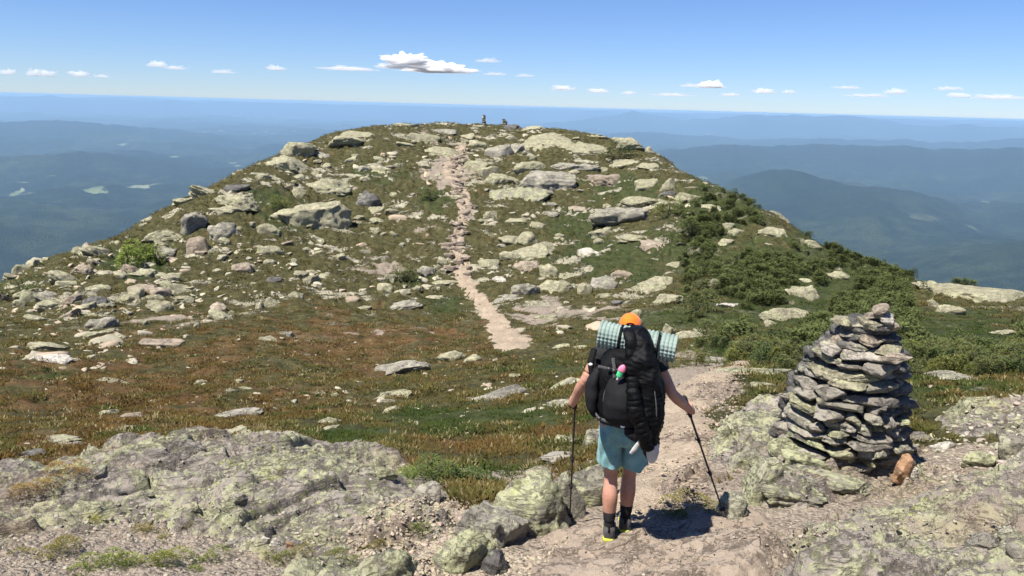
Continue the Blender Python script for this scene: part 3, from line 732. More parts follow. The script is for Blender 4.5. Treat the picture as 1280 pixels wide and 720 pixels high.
B(329, 219, 18, 9, 'rounded cream boulder just under the left skyline ledge')
B(345, 222, 22, 7, 'flat pale slab right of the rounded cream skyline boulder', kind='s')
B(258, 236, 40, 16, 'long pale rock lying on the left skyline', kind='l', roll=.35)
B(230, 252, 26, 12, 'pale rock at the lower end of the left skyline slabs', kind='s', roll=.3)
B(212, 270, 24, 7, 'low cream slab just inside the left skyline', kind='s')
B(185, 274, 16, 6, 'small pale slab on the left skyline edge', kind='s')
B(477, 215, 22, 7, 'narrow pale slab in grass left of the trail top', kind='s')
B(473, 196, 20, 9, 'rounded cream boulder in grass under the summit')
B(507, 181, 22, 8, 'flat oval slab left of the trail near the summit', kind='s')
B(497, 205, 14, 9, 'pale stone in grass left of the trail near the summit')
# --- far left rim
B(31, 332, 28, 18, 'cream boulder on the lowest left rim of the knoll', kind='l', roll=.4)
B(55, 322, 14, 7, 'small pale block on the left rim', kind='s')
B(102, 310, 22, 11, 'pale rock on the rim above the stony left flank', kind='l', roll=.3)
B(118, 315, 32, 14, 'stacked cream slabs near the left rim', kind='l', roll=.3)
B(145, 303, 14, 7, 'bright flat stone on the rim left of the green shrub')
B(80, 347, 36, 15, 'long leaning pale slab under the left rim', kind='l', roll=.3)
B(60, 367, 46, 18, 'largest tilted grey slab of the far left flank', 'rock_grey', 'l', roll=.4)
B(35, 370, 22, 18, 'pale block left of the largest tilted grey slab', kind='l', roll=.3)
B(26, 378, 17, 11, 'cream stone at the far left under the pale block')
B(67, 377, 28, 9, 'thin slab below the largest tilted grey slab', kind='s', roll=.2)
B(92, 356, 36, 12, 'long narrow slab running down the far left flank', kind='s', roll=.4)
B(115, 380, 36, 19, 'dark tilted slab sticking out of the left flank', 'rock_dark', 'l', roll=-.35)
B(107, 394, 26, 8, 'flat greenish slab under the dark tilted slab', kind='s')
B(162, 372, 25, 13, 'rough cream stone right of the dark tilted slab')
B(195, 370, 22, 10, 'rounded pale boulder in the middle of the left flank')
B(205, 381, 38, 16, 'broad pale boulder above the stony left streak', kind='l', roll=.2)
B(227, 360, 30, 16, 'long cream rock uphill of the broad pale boulder', kind='l', roll=.25)
B(132, 401, 42, 19, 'dark-gapped rock stack at the bottom of the left flank', 'rock_grey', 'l')
B(122, 417, 42, 13, 'smooth cream slab under the dark-gapped rock stack', kind='s')
B(151, 421, 15, 7, 'small stone right of the smooth cream slab')
B(67, 435, 54, 14, 'upper of two long pale slabs at the far left', kind='s', roll=.1)
B(65, 450, 56, 14, 'lower and brightest of two long pale slabs at the far left', 'rock_white', 's', roll=.1)
B(179, 401, 12, 13, 'rounded upright stone in the stony left streak')
B(279, 384, 13, 10, 'upper of two pale cobbles at the end of the stony streak')
B(279, 397, 13, 10, 'lower of two pale cobbles at the end of the stony streak')
B(289, 391, 9, 12, 'narrow upright stone beside two pale cobbles')
B(246, 406, 11, 8, 'single pale stone under the stony streak')
B(180, 358, 32, 10, 'cluster stone under the bright green left shrub', 'rock_pink', 'l')
B(114, 447, 15, 7, 'flat stone right of the two long pale slabs', kind='s')
B(339, 376, 16, 20, 'egg-shaped white boulder standing in the tundra')
B(325, 380, 12, 15, 'slim white stone leaning beside the egg-shaped boulder')
B(369, 366, 19, 17, 'white wedge of rock leaning out of the tundra', roll=.7)
B(341, 351, 21, 10, 'dark flat slab above the egg-shaped boulder', 'rock_dark', 's', roll=-.3)
B(389, 342, 18, 8, 'left half of a split pale slab in the tundra', kind='s')
B(405, 345, 17, 9, 'right half of a split pale slab in the tundra', kind='s')
B(337, 421, 24, 12, 'cream boulder in the middle of the brown tundra')
B(359, 417, 17, 10, 'grey boulder right beside the cream boulder in brown tundra', 'rock_grey')
B(489, 347, 15, 17, 'upright pale boulder left of the small dark shrub')
B(480, 358, 21, 14, 'rounded pale boulder at the small dark shrub\'s left foot')
B(505, 364, 27, 9, 'flat pale stone below the small dark shrub', kind='s')
B(534, 339, 25, 17, 'rugged grey boulder right of the small dark shrub', 'rock_grey')
B(552, 326, 19, 13, 'tilted oblong block beside the trail steps', roll=.5)
B(546, 333, 10, 8, 'little stone under the tilted oblong block')
B(556, 354, 28, 8, 'flat pale slab left of the trail steps', kind='s')
B(522, 360, 12, 8, 'small stone between the shrub and the flat pale slab')
B(510, 384, 40, 15, 'grey sloping slab in the tundra left of the lower trail', 'rock_grey', 's', roll=-.15)
B(545, 372, 22, 7, 'low pale slab between sloping slab and the trail', kind='s')
B(457, 385, 16, 6, 'small flat slab left of the grey sloping slab', kind='s')
# --- saddle
B(500, 461, 72, 22, 'long low grey slab in the saddle left of the trail end', 'rock_grey', 's', roll=-.12)
B(564, 445, 38, 19, 'peaked cream boulder at the right end of the long low slab')
B(592, 445, 22, 10, 'small pale rock right of the peaked cream boulder')
B(492, 490, 42, 14, 'cream boulder with a step, below the long low slab')
B(492, 509, 30, 13, 'smooth oval boulder under the stepped cream boulder')
B(412, 524, 32, 13, 'oval pale boulder in the green heath')
B(415, 534, 22, 6, 'thin slab just below the oval pale boulder', kind='s')
B(419, 493, 17, 8, 'small pale boulder in grass left of the stepped boulder')
B(620, 492, 68, 20, 'wide flat grey-green slab in the saddle', 'rock_grey', 's')
B(589, 499, 24, 10, 'small slab at the left end of the wide flat slab', 'rock_grey', 's')
B(644, 468, 18, 8, 'bright little boulder above the wide flat slab')
B(707, 481, 56, 18, 'long greenish slab behind the hiker\'s left elbow', 'rock_lichen', 's', roll=-.15)
B(705, 505, 52, 20, 'greenish slab behind the hiker\'s left hand', 'rock_lichen', 's')
B(700, 433, 24, 7, 'pale flat rock left of the rolled mat', kind='s')
B(728, 434, 30, 9, 'pale ledge stone touching the rolled mat\'s outline', kind='s')
B(67, 549, 68, 18, 'long greenish slab rising from brown tundra behind left ledge', 'rock_pale', 's', roll=-.1)
B(35, 568, 38, 13, 'dark broken rock at the end of the long greenish slab', 'rock_dark', 'l')
B(94, 555, 26, 11, 'small grey slab right of the long greenish slab', 'rock_grey', 's')
B(147, 537, 52, 12, 'pair-like pale slab in brown tundra, nearest of three', kind='s')
B(166, 519, 32, 11, 'pinkish flat slab in brown tundra, rightmost of three', 'rock_pink', 's')
B(134, 514, 28, 12, 'pale rough slab in brown tundra, highest of three', kind='s')
B(290, 518, 72, 16, 'broad grey slab sloping through the tundra', 'rock_grey', 's', roll=-.2)
B(285, 541, 50, 22, 'bright cream slab just behind the left ledge', 'rock_pale', 's', roll=-.3)
B(132, 475, 29, 7, 'thin pale slab in brown tundra under two long slabs', kind='s')
B(154, 477, 23, 6, 'thin slab right beside the thin pale slab', kind='s')
B(250, 477, 16, 7, 'first small boulder of the row across the brown tundra')
B(270, 476, 13, 7, 'second small boulder of the row across the brown tundra')
B(299, 476, 13, 8, 'third small boulder of the row across the brown tundra')
B(289, 487, 16, 10, 'rounded boulder below the row across the brown tundra')
B(306, 485, 19, 8, 'flat boulder right of the rounded boulder in brown tundra', kind='s')
B(18, 602, 42, 13, 'grey slab at the left edge behind the left ledge', 'rock_grey', 's')
# --- knoll: centre right
B(690, 226, 90, 34, 'long overhanging ledge with a black shadow under it', 'rock_grey', 'l', deep=1.1)
B(630, 222, 44, 24, 'rounded boulder at the left end of the overhanging ledge', 'rock_pale')
B(612, 214, 30, 22, 'pale boulder uphill left of the rounded overhang boulder')
B(648, 246, 74, 20, 'yellow-green lichen slab under the overhanging ledge', 'rock_lichen', 's')
B(757, 226, 58, 20, 'pinkish topped ledge right of the overhanging ledge', 'rock_pink', 'l', deep=1.0)
B(690, 181, 92, 28, 'biggest sloping slab right below the summit', 'rock_pale', 's')
B(735, 188, 50, 14, 'low slab continuing the biggest summit slab to the right', 'rock_pale', 's')
B(622, 184, 38, 30, 'triangular grey boulder beside the biggest summit slab', 'rock_grey')
B(594, 180, 32, 14, 'tilted slab left of the triangular grey boulder', kind='s', roll=-.25)
B(597, 207, 36, 17, 'rounded cream boulder right beside the upper trail')
B(640, 172, 18, 8, 'oval pale stone above the triangular grey boulder')
B(647, 183, 26, 16, 'block between triangular boulder and biggest summit slab', 'rock_grey')
B(584, 171, 26, 12, 'pale slab on the summit left of the tilted slab', kind='s')
B(508, 156, 34, 9, 'pale hump on the summit skyline, left of the cairns', kind='s')
B(553, 163, 42, 13, 'grey sloping slab left under the summit cairns', 'rock_grey', 's')
B(666, 161, 32, 9, 'low slab on the skyline right of the summit cairns', kind='s')
B(641, 158, 28, 8, 'dark flat block carrying the right summit cairn', 'rock_dark', 'l')
B(600, 157, 22, 6, 'thin slab carrying the left summit cairn', kind='s')
B(772, 171, 32, 10, 'pale crest stones at the right end of the summit', kind='l')
B(783, 180, 42, 18, 'rugged pale rock under the right end of the summit', kind='l')
B(811, 187, 16, 12, 'last block on the right summit skyline', kind='b')
B(811, 226, 38, 22, 'smooth pale boulder at the right edge of the knoll')
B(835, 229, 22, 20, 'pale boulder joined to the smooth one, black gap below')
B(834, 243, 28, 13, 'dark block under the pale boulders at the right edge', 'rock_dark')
B(778, 268, 84, 26, 'wide craggy outcrop below the pinkish ledge', 'rock_grey', 'l')
B(752, 288, 32, 18, 'rounded pale rock at the left foot of the wide craggy outcrop')
B(746, 301, 18, 12, 'egg-like cream boulder below the wide craggy outcrop')
B(722, 261, 32, 11, 'flat pink slab left of the wide craggy outcrop', 'rock_pink', 's')
B(657, 297, 34, 20, 'pale boulder at the top of the three stacked slabs', 'rock_pale')
B(672, 315, 58, 26, 'largest cream slab right of the trail steps', 'rock_pale', 's')
B(656, 335, 36, 20, 'squarish pinkish cream slab under the largest cream slab', 'rock_pink', 's')
B(685, 336, 27, 21, 'rounded cream slab right of the squarish pinkish slab', 'rock_pale')
B(638, 320, 28, 12, 'layered pale stone left of the largest cream slab', kind='l')
B(670, 281, 20, 12, 'upright cream stone above the largest cream slab')
B(643, 275, 30, 8, 'flat oval slab below the yellow-green slab', kind='s')
B(688, 267, 21, 9, 'small dark-shadowed stone under the overhanging ledge', 'rock_grey')
B(825, 309, 56, 14, 'long pinkish slab in heath below the craggy outcrop', 'rock_pink', 's', roll=.15)
B(841, 330, 28, 12, 'rough pale stone below the long pinkish slab')
B(703, 300, 28, 8, 'wedge-shaped cream slab in the green heath', kind='s', roll=.2)
B(736, 315, 28, 10, 'white-splashed slab in the green heath', 'rock_white', 's')
B(808, 208, 30, 7, 'narrow pale slab above the smooth boulder at right', kind='s', roll=.2)
B(757, 257, 12, 7, 'little pale stone under the pinkish topped ledge')
B(625, 348, 19, 11, 'white square block beside the trail steps', 'rock_white')
B(611, 266, 26, 14, 'rough pale stone just right of the trail bend', kind='l')
B(755, 211, 10, 9, 'small upright stone on the grassy bench')
B(560, 190, 54, 15, 'low layered slab left beside the top of the trail', 'rock_pale', 'l')
B(525, 172, 46, 12, 'low pale ledge on the summit left of the trail', 'rock_pale', 'l')
B(712, 206, 66, 14, 'long low ledge just under the biggest summit slab', 'rock_grey', 'l')
B(662, 207, 46, 14, 'short ledge between triangular boulder and overhanging ledge', 'rock_pale', 'l')
B(782, 203, 46, 13, 'low ledge under the rugged rock at the right end of the summit', 'rock_pale', 'l')
B(800, 251, 44, 14, 'pale ledge between the pinkish ledge and the dark block', 'rock_pale', 'l')
B(790, 296, 44, 14, 'lower step of the wide craggy outcrop', 'rock_pale', 'l')
B(704, 347, 46, 12, 'flat pale ledge behind the purplish grey boulder', 'rock_pale', 's')
B(640, 300, 34, 12, 'low pale ledge left of the three stacked slabs', 'rock_pale', 'l')
B(610, 330, 30, 12, 'small ledge at the right edge of the trail steps', 'rock_pale', 'l')
B(452, 168, 46, 11, 'pale crest ledge on the left summit skyline', 'rock_pale', 'l')
B(745, 168, 40, 9, 'pale crest ledge right of the summit cairns', 'rock_pale', 'l')
B(860, 246, 30, 12, 'pale ledge right of the dark block on the knoll edge', 'rock_pale', 'l')
B(885, 262, 26, 9, 'flat stone on the upper right edge of the knoll', 'rock_pale', 's')
# --- around the big boulder in the middle
B(815, 352, 66, 34, 'huge cream boulder with a black hollow underneath', 'rock_pale', 'b', deep=1.0)
B(836, 374, 44, 17, 'broken slice leaning at the foot of the huge cream boulder', 'rock_pale')
B(777, 342, 26, 17, 'cracked pink-grey rock left of the huge cream boulder', 'rock_pink')
B(752, 350, 36, 28, 'purplish grey boulder two left of the huge cream boulder', 'rock_grey')
B(729, 360, 24, 19, 'pale boulder left of the purplish grey boulder')
B(757, 370, 24, 8, 'flat dark-edged stone under the purplish grey boulder', kind='s')
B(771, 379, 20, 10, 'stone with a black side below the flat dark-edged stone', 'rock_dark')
B(796, 390, 18, 14, 'pyramid-like grey stone above the orange cap')
B(690, 357, 48, 22, 'rugged pale outcrop above the gravel patch', 'rock_pale', 'l')
B(657, 361, 42, 22, 'darker broken rock above the gravel patch', 'rock_grey', 'l')
B(634, 372, 40, 14, 'low grey ledge right of the trail above the gravel', 'rock_grey', 's')
B(682, 396, 27, 12, 'single dark-shadowed slab lying on the gravel patch', 'rock_pale', 's')
B(836, 408, 23, 26, 'knobbly pale boulder right of the orange cap')
B(858, 417, 38, 17, 'wedge of cream rock right of the knobbly boulder')
B(875, 413, 20, 7, 'thin pale slab uphill of two flat slabs at right', kind='s')
B(891, 420, 24, 7, 'long flat slab in grass right of the cream wedge', kind='s')
B(910, 382, 30, 12, 'white-grey slab at the edge of the spruce scrub', 'rock_white', 's', roll=.25)
B(835, 432, 19, 7, 'pale flat stone right of the mat\'s end', kind='s')
B(927, 430, 17, 5, 'small flat stone in grass at the foot of the scrub', kind='s')
# --- right slope in the spruce scrub
B(976, 268, 42, 17, 'pale slab on the right skyline of the knoll', kind='s', roll=.25)
B(965, 289, 40, 17, 'cream boulder pair in scrub under the right skyline slab', kind='b')
B(920, 289, 24, 11, 'pale stone in the upper scrub')
B(909, 281, 19, 10, 'small pale stone left above another in the upper scrub')
B(907, 302, 25, 11, 'dark-fronted pale stone in the upper scrub')
B(957, 305, 15, 6, 'little flat stone in the scrub below the boulder pair', kind='s')
B(1017, 305, 24, 10, 'pale stones near the right skyline halfway down', kind='l')
B(1079, 324, 28, 9, 'flat slab poking over the lower right skyline', kind='s')
B(1008, 366, 50, 32, 'large smooth grey slab tilted in the scrub', 'rock_pale', 's', roll=.45)
B(1006, 349, 23, 10, 'pale stone at the top of the large tilted slab')
B(976, 390, 62, 24, 'broad greenish boulder low in the scrub', 'rock_pale')
B(963, 404, 15, 9, 'small pale stone under the broad greenish boulder')
B(1053, 343, 35, 12, 'twin-humped pale stone in the scrub')
B(1220, 366, 132, 34, 'large cream outcrop on the far right skyline', 'rock_pale', 'l', deep=1.2)
B(1167, 355, 44, 14, 'low left end of the far right outcrop', kind='l')
B(1186, 386, 32, 15, 'rounded pale boulder under the far right outcrop')
B(1167, 378, 17, 14, 'grey stone left of the rounded boulder under far right outcrop')
B(1254, 416, 28, 11, 'pale flat stone in the scrub near the right edge', kind='s')
B(1149, 354, 14, 7, 'dark little stone at the left tip of the far right outcrop', 'rock_grey')
# --- grass bench near the cairn
B(922, 463, 104, 22, 'wide greenish ledge crossing the trail behind the right hand', 'rock_lichen', 's')
B(893, 450, 38, 11, 'low grey slab above the wide greenish ledge', 'rock_grey', 's')
B(1188, 471, 82, 14, 'long flat slab at the foot of scrub right of the cairn', 'rock_grey', 's')
B(953, 480, 28, 9, 'flat stone between wide greenish ledge and the cairn', kind='s')
B(925, 490, 20, 7, 'small flat slab left of the cairn in grass', kind='s')
flush_rocks(ground)
# --- near rocks
B(648, 626, 112, 92, 'big boulder topped with yellow-green lichen, left of the left pole', 'rock_lichen', 'b', deep=.95)
B(612, 652, 108, 84, 'grey craggy boulder in front of the yellow-green topped boulder', 'rock_grey', 'b', deep=.9)
B(574, 690, 84, 60, 'lichen-green boulder at the bottom left of the boulder row', 'rock_lichen', 'b', deep=.9)
B(622, 703, 44, 40, 'dark grey boulder at the bottom of the boulder row', 'rock_dark', 'b')
B(497, 708, 58, 40, 'pale lichen rock at the bottom edge left of the boulder row', 'rock_lichen', 'b')
B(702, 620, 58, 76, 'purplish grey boulder just left of the left pole', 'rock_grey', 'b')
B(672, 594, 34, 26, 'rounded pale boulder behind the purplish grey one', 'rock_pale', 'b')
B(700, 574, 50, 18, 'smooth low boulder further up behind the left pole', 'rock_grey', 's')
B(736, 606, 62, 74, 'lichen-covered boulder between the left pole and the legs', 'rock_lichen', 'b')
B(698, 655, 24, 14, 'small pale wedge stone at the left pole tip', 'rock_grey', 'b')
B(742, 550, 26, 22, 'broken stones behind the hiker\'s shorts at left', 'rock_grey', 'l')
B(710, 548, 34, 12, 'pale block in tundra behind the left pole', 'rock_pale', 'b')
B(912, 636, 40, 36, 'grey round stone right of the right pole tip', 'rock_grey', 'b')
B(952, 604, 60, 54, 'bulging lichen rock at the left foot of the big cairn', 'rock_lichen', 'l')
B(930, 575, 44, 34, 'lichen boulder left below the cairn apron', 'rock_lichen', 'b')
B(985, 620, 90, 26, 'low lichen slab along the foot of the cairn', 'rock_lichen', 'l')
B(1262, 556, 36, 38, 'dark-sided grey boulder at the right picture edge', 'rock_grey', 'b')
B(1225, 574, 44, 22, 'greenish stone left of the dark-sided boulder at right', 'rock_lichen', 'b')
B(1183, 559, 34, 12, 'cream flat stone right of the cairn foot', 'rock_white', 's')
B(1148, 545, 34, 16, 'pale angular stone beside the cairn\'s right side', 'rock_grey', 'b')
B(1228, 680, 44, 20, 'loose flat stone on the lichen ledge at bottom right', 'rock_grey', 's')
B(1262, 664, 30, 20, 'rounded loose stone at bottom right', 'rock_grey', 'b')
B(1140, 589, 18, 14, 'white stone at the lower right corner of the cairn', 'rock_white', 'b')
B(1270, 690, 26, 24, 'grey boulder at the bottom right corner', 'rock_grey', 'b')
B(314, 664, 26, 18, 'white-topped boulder on the left ledge with black shadow', 'rock_white', 'b')
B(337, 666, 16, 14, 'dark stone beside the white-topped boulder', 'rock_dark', 'b')
B(345, 678, 16, 10, 'bright cobble below the white-topped boulder', 'rock_white', 'b')
B(332, 673, 11, 8, 'small pale cobble between boulder and bright cobble', 'rock_white', 'b')
B(361, 681, 12, 10, 'yellowish cobble right of the bright cobble', 'rock_orange', 'b')
B(288, 684, 22, 11, 'dark-shadowed slab below the white-topped boulder', 'rock_grey', 's')
B(240, 636, 26, 12, 'loose slab with a black undercut on the left ledge', 'rock_pale', 's')
B(272, 598, 20, 14, 'grey block in the middle of the left ledge', 'rock_grey', 'b')
B(300, 622, 22, 10, 'narrow broken stone on the left ledge', 'rock_grey', 'b')
B(183, 618, 18, 7, 'thin plate of rock on the left part of the left ledge', 'rock_grey', 's')
B(152, 618, 18, 8, 'dark thin plate left of another on the left ledge', 'rock_dark', 's')
B(126, 588, 24, 14, 'angular loose block on the upper left ledge', 'rock_grey', 'b', roll=-.4)
B(484, 592, 30, 16, 'bright block with a dark gap at the ledge\'s right end', 'rock_pale', 'b')
B(462, 590, 22, 14, 'grey block left of the bright block on the ledge end', 'rock_grey', 'b')
B(536, 606, 34, 30, 'pale leaning rock in front of the dark bush', 'rock_grey', 'b')
B(565, 630, 24, 14, 'rounded orange-grey stone left of the boulder row', 'rock_pink', 'b')
flush_rocks(surface)
# ------------------------------------------------------------------ loose stones, trail steps
def stone_meshes(n, lvl, size=(1, .8, .5), **k):
    k.setdefault('boxy', 3.6); k.setdefault('cuts', 10)
    return [rock_shape(500 + 31 * i + lvl, (size[0], size[1] * random.uniform(.75, 1.2), size[2] * random.uniform(.7, 1.3)), lvl, **k) for i in range(n)]
def rot_z(a):
    c, s = np.cos(a), np.sin(a); z = np.zeros_like(c); o = np.ones_like(c)
    return np.stack([np.stack([c, -s, z], -1), np.stack([s, c, z], -1), np.stack([z, z, o], -1)], -2)
def bake(name, protos, pts, sizes, mat, kind='stuff', tilt=.25, cols=None, sink=.15, smooth=True):
    """many small copies in ONE mesh, for what nobody could count"""
    Vs, Fs, Cs, off = [], [], [], 0
    idx = RNG.integers(0, len(protos), len(pts))
    for k, (V, Fc) in enumerate(protos):
        m = idx == k
        if not m.any(): continue
        p, s = pts[m], sizes[m]; n = len(p)
        Rm = rot_z(RNG.uniform(0, 6.28, n))
        T = V[None] @ np.transpose(Rm, (0, 2, 1)) * s[:, None, None]
        tx, ty = RNG.normal(0, tilt, n), RNG.normal(0, tilt, n)
        T[..., 2] += T[..., 0] * tx[:, None] + T[..., 1] * ty[:, None] - sink * s[:, None]
        T += p[:, None, :]
        Vs.append(T.reshape(-1, 3)); Fs.append((Fc[None] + (off + np.arange(n) * len(V))[:, None, None]).reshape(-1, Fc.shape[1])); off += n * len(V)
        if cols is not None: Cs.append(np.repeat(cols[m], len(V), 0))
    me = mesh_from(name, np.concatenate(Vs), np.concatenate(Fs), smooth)
    if cols is not None: attr(me, 'tint', np.concatenate(Cs))
    o = obj(name, me, mat); o['kind'] = kind
    return o

def scatter(regions, n, seed):
    """random photo points from soft blobs (u, v, ru, rv, weight)"""
    r = np.random.default_rng(seed); w = np.array([q[4] * q[2] * q[3] for q in regions], float); w /= w.sum()
    k = r.choice(len(regions), n, p=w); g = np.array([q[:4] for q in regions])[k]
    return g[:, 0] + r.normal(size=n) * g[:, 2] * .8, g[:, 1] + r.normal(size=n) * g[:, 3] * .8, r

def attr_col_rock():
    t = NT('loose_stone')
    p = t.n('NewGeometry').outputs['Position']
    n2 = t.noise(p, 9, 5, .65)
    c = t.mix(.75, t.ramp(n2, [(.3, (.16, .145, .115)), (.5, (.40, .365, .275)), (.7, (.55, .50, .38))]), t.attr('tint', 'Color'))
    return t.bsdf(c, .93, n2, .6, .03, .2)
M['loose'] = attr_col_rock()
STONY = [(110, 340, 90, 26, 1.2), (60, 385, 70, 26, 1.3), (180, 385, 90, 30, 1.5), (230, 330, 70, 30, .9), (330, 330, 90, 30, .8), (420, 330, 80, 40, .7), (420, 270, 80, 30, .6), (350, 215, 50, 14, .9), (450, 190, 80, 22, 1.0), (540, 190, 60, 24, 1.2),
         (560, 215, 40, 26, 1.6), (530, 285, 50, 30, .8), (480, 340, 50, 20, 1.0), (640, 190, 60, 18, .5), (720, 195, 80, 18, .3), (650, 270, 50, 30, .45), (640, 330, 50, 26, .7), (720, 355, 70, 20, .5), (740, 250, 80, 26, .2), (800, 230, 60, 24, .25), (690, 395, 60, 16, .9), (560, 335, 30, 22, .9), (880, 270, 50, 30, .35), (220, 410, 90, 20, .6), (60, 440, 80, 24, .4), (620, 420, 60, 16, .5)]
TUNDRA_ST = [(200, 490, 200, 40, .5), (500, 480, 150, 50, .5), (400, 420, 150, 40, .4), (650, 500, 80, 40, .6), (880, 430, 70, 14, .6), (740, 440, 60, 14, .8), (1200, 490, 70, 16, .6)]
def tints(n, r, warm=0.3):
    k = r.uniform(.6, 1.25, n)[:, None]; c = np.array([.37, .335, .24])[None] * k
    pink = (r.random(n) < warm)[:, None]
    return np.where(pink, c * np.array([1.08, .90, .86]), c)
u, v, r = scatter(STONY, 2600, 3); p = hit(u, v); ok = (fbm2(p[:, 0] * .22, p[:, 1] * .22, 3, 21.0) + .5 * noise2(p[:, 0] * .9, p[:, 1] * .9, 4.4) > r.uniform(-.25, .5, len(p))) & (np.hypot(p[:, 0], p[:, 1]) > 24) & (np.hypot(p[:, 0], p[:, 1]) < 112)
p = p[ok]; n = len(p)
bake('scattered_stones', stone_meshes(8, 3, (1, .75, .42), strata=1.5), p, np.exp(r.normal(-.95, .58, n)) * 1.0, M['loose'], tilt=.22, cols=tints(n, r))
u, v, r = scatter(TUNDRA_ST, 300, 5); p = hit(u, v); ok = np.hypot(p[:, 0], p[:, 1]) > 11
p = p[ok]; n = len(p)
bake('small_stones', stone_meshes(6, 3, (1, .75, .35), strata=1.5), p, np.exp(r.normal(-1.75, .45, n)), M['loose'], tilt=.12, cols=tints(n, r, .15))

# individual stones one can still tell apart on the stony left flank and beside the trail
def copies(regions, n, seed, label, group, smin, smax, cat='stone', name='stone', mats=('rock_pale',), kind='b'):
    u, v, r = scatter(regions, n * 2, seed); p = hit(u, v); d = np.hypot(p[:, 0], p[:, 1]); p = p[(d > 20) & (d < 108)][:n]
    protos = []
    for k in range(6):
        V, Fc = rock_shape(seed * 100 + k, (1, random.uniform(.6, .95), random.uniform(.32, .6)), 4, strata=random.choice([0, 1.5, 3]))
        o = bpy.data.objects.new(name, mesh_from(name, V, Fc)); o.data.materials.append(M[mats[k % len(mats)]]); protos.append(o)
    for i, q in enumerate(p):
        o = protos[i % 6] if i < 6 else protos[i % 6].copy()
        COL.objects.link(o); s = r.uniform(smin, smax); o.scale = (s, s, s)
        o.location = (q[0], q[1], q[2] + .02 * s); o.rotation_euler = (r.normal(0, .2) + .2, r.normal(0, .2), r.uniform(0, 6.28))
        tag(o, label, cat, group)
copies(STONY[:5], 48, 21, 'pale weathered stone among many on the stony left flank', 'stones strewn over the left flank', .7, 1.6, mats=('rock_pale', 'rock_pale', 'rock_pink'))
copies([(430, 240, 90, 40, 1), (500, 200, 60, 26, 1), (420, 310, 80, 26, 1)], 30, 22, 'pale stone in short heath left of the upper trail', 'stones in the heath left of the trail', .7, 1.5)
copies([(650, 280, 60, 40, 1), (720, 220, 90, 40, 1), (760, 300, 60, 26, .6)], 16, 23, 'greenish stone in short heath right of the upper trail', 'stones in the heath right of the trail', .7, 1.5, mats=('rock_pale', 'rock_grey', 'rock_pale'))
# flat stones that make the trail's rough staircase
tr = TRAIL[1:10]
sg = np.concatenate([[0], np.cumsum(np.linalg.norm(np.diff(tr[:, :2], axis=0), axis=1))])
r = np.random.default_rng(77); step_protos = []
for k in range(6):
    V, Fc = rock_shape(9000 + k, (1, .62, .3), 4, boxy=4, strata=1.3)
    o = bpy.data.objects.new('step_stone', mesh_from('step_stone', V, Fc)); o.data.materials.append(M['rock_slab' if k % 3 else 'rock_pink']); step_protos.append(o)
for i in range(78):
    s = sg[-1] * (i + r.uniform(-.4, .4)) / 78; x, y = np.interp(s, sg, tr[:, 0]) + r.normal(0, .42), np.interp(s, sg, tr[:, 1])
    o = step_protos[i % 6] if i < 6 else step_protos[i % 6].copy(); COL.objects.link(o)
    sc = r.uniform(.5, 1.15); o.scale = (sc, sc, sc * 1.1)
    o.location = (x, y, float(ground(np.array([x]), np.array([y]))[0]) + .10); o.rotation_euler = (r.normal(.05, .1), r.normal(0, .12), r.normal(0, .4))
    tag(o, 'tan step stone in the rough trail climbing the knoll', 'step stone', 'stones forming the trail steps')

# gravel and pebbles close to the camera
def near_pebbles(poly, n, smin, smax, seed, mat, name, col, fn=surface):
    r = np.random.default_rng(seed); w = hit(np.array(poly)[:, 0], np.array(poly)[:, 1])
    x = r.uniform(w[:, 0].min(), w[:, 0].max(), n * 3); y = r.uniform(w[:, 1].min(), w[:, 1].max(), n * 3)
    k = poly_sd(x, y, w) + .2 * noise2(x * 2, y * 2, 1.2) > 0; x, y = x[k][:n], y[k][:n]
    z = fn(x, y); s = np.exp(r.uniform(math.log(smin), math.log(smax), len(x)) - np.abs(r.normal(0, .35, len(x))))
    c = np.array(col)[None] * r.uniform(.6, 1.35, (len(x), 1)) * r.normal(1, .05, (len(x), 3))
    bake(name, stone_meshes(8, 2, (1, .8, .5), boxy=4, cuts=14), np.stack([x, y, z], 1), s, mat, cols=np.clip(c, 0, .8), tilt=.2, sink=.02)
near_pebbles([(440, 660), (560, 620), (640, 690), (720, 670), (660, 740), (430, 740)], 4200, .012, .07, 31, M['loose'], 'gravel', (.31, .243, .178))
near_pebbles([(-60, 690), (150, 640), (420, 660), (470, 690), (440, 740), (-60, 740)], 1500, .012, .055, 32, M['loose'], 'gravel', (.26, .22, .17))
near_pebbles([(780, 650), (800, 590), (850, 520), (870, 470), (940, 460), (920, 520), (880, 590), (880, 655)], 2400, .012, .06, 33, M['loose'], 'gravel', (.30, .235, .172), fn=lambda x, y: surface(x, y) + .045)
near_pebbles([(930, 720), (960, 630), (1130, 610), (1290, 570), (1290, 720)], 1300, .010, .045, 34, M['loose'], 'gravel', (.27, .23, .18))
near_pebbles([(620, 740), (660, 680), (800, 655), (960, 660), (1000, 740)], 700, .008, .035, 35, M['loose'], 'gravel', (.30, .25, .195))
near_pebbles([(1120, 610), (1150, 560), (1290, 480), (1290, 600)], 900, .03, .13, 36, M['loose'], 'gravel', (.32, .28, .22))
near_pebbles([(20, 650), (150, 560), (400, 555), (540, 600), (540, 680), (200, 690)], 700, .012, .06, 37, M['loose'], 'gravel', (.30, .275, .23))
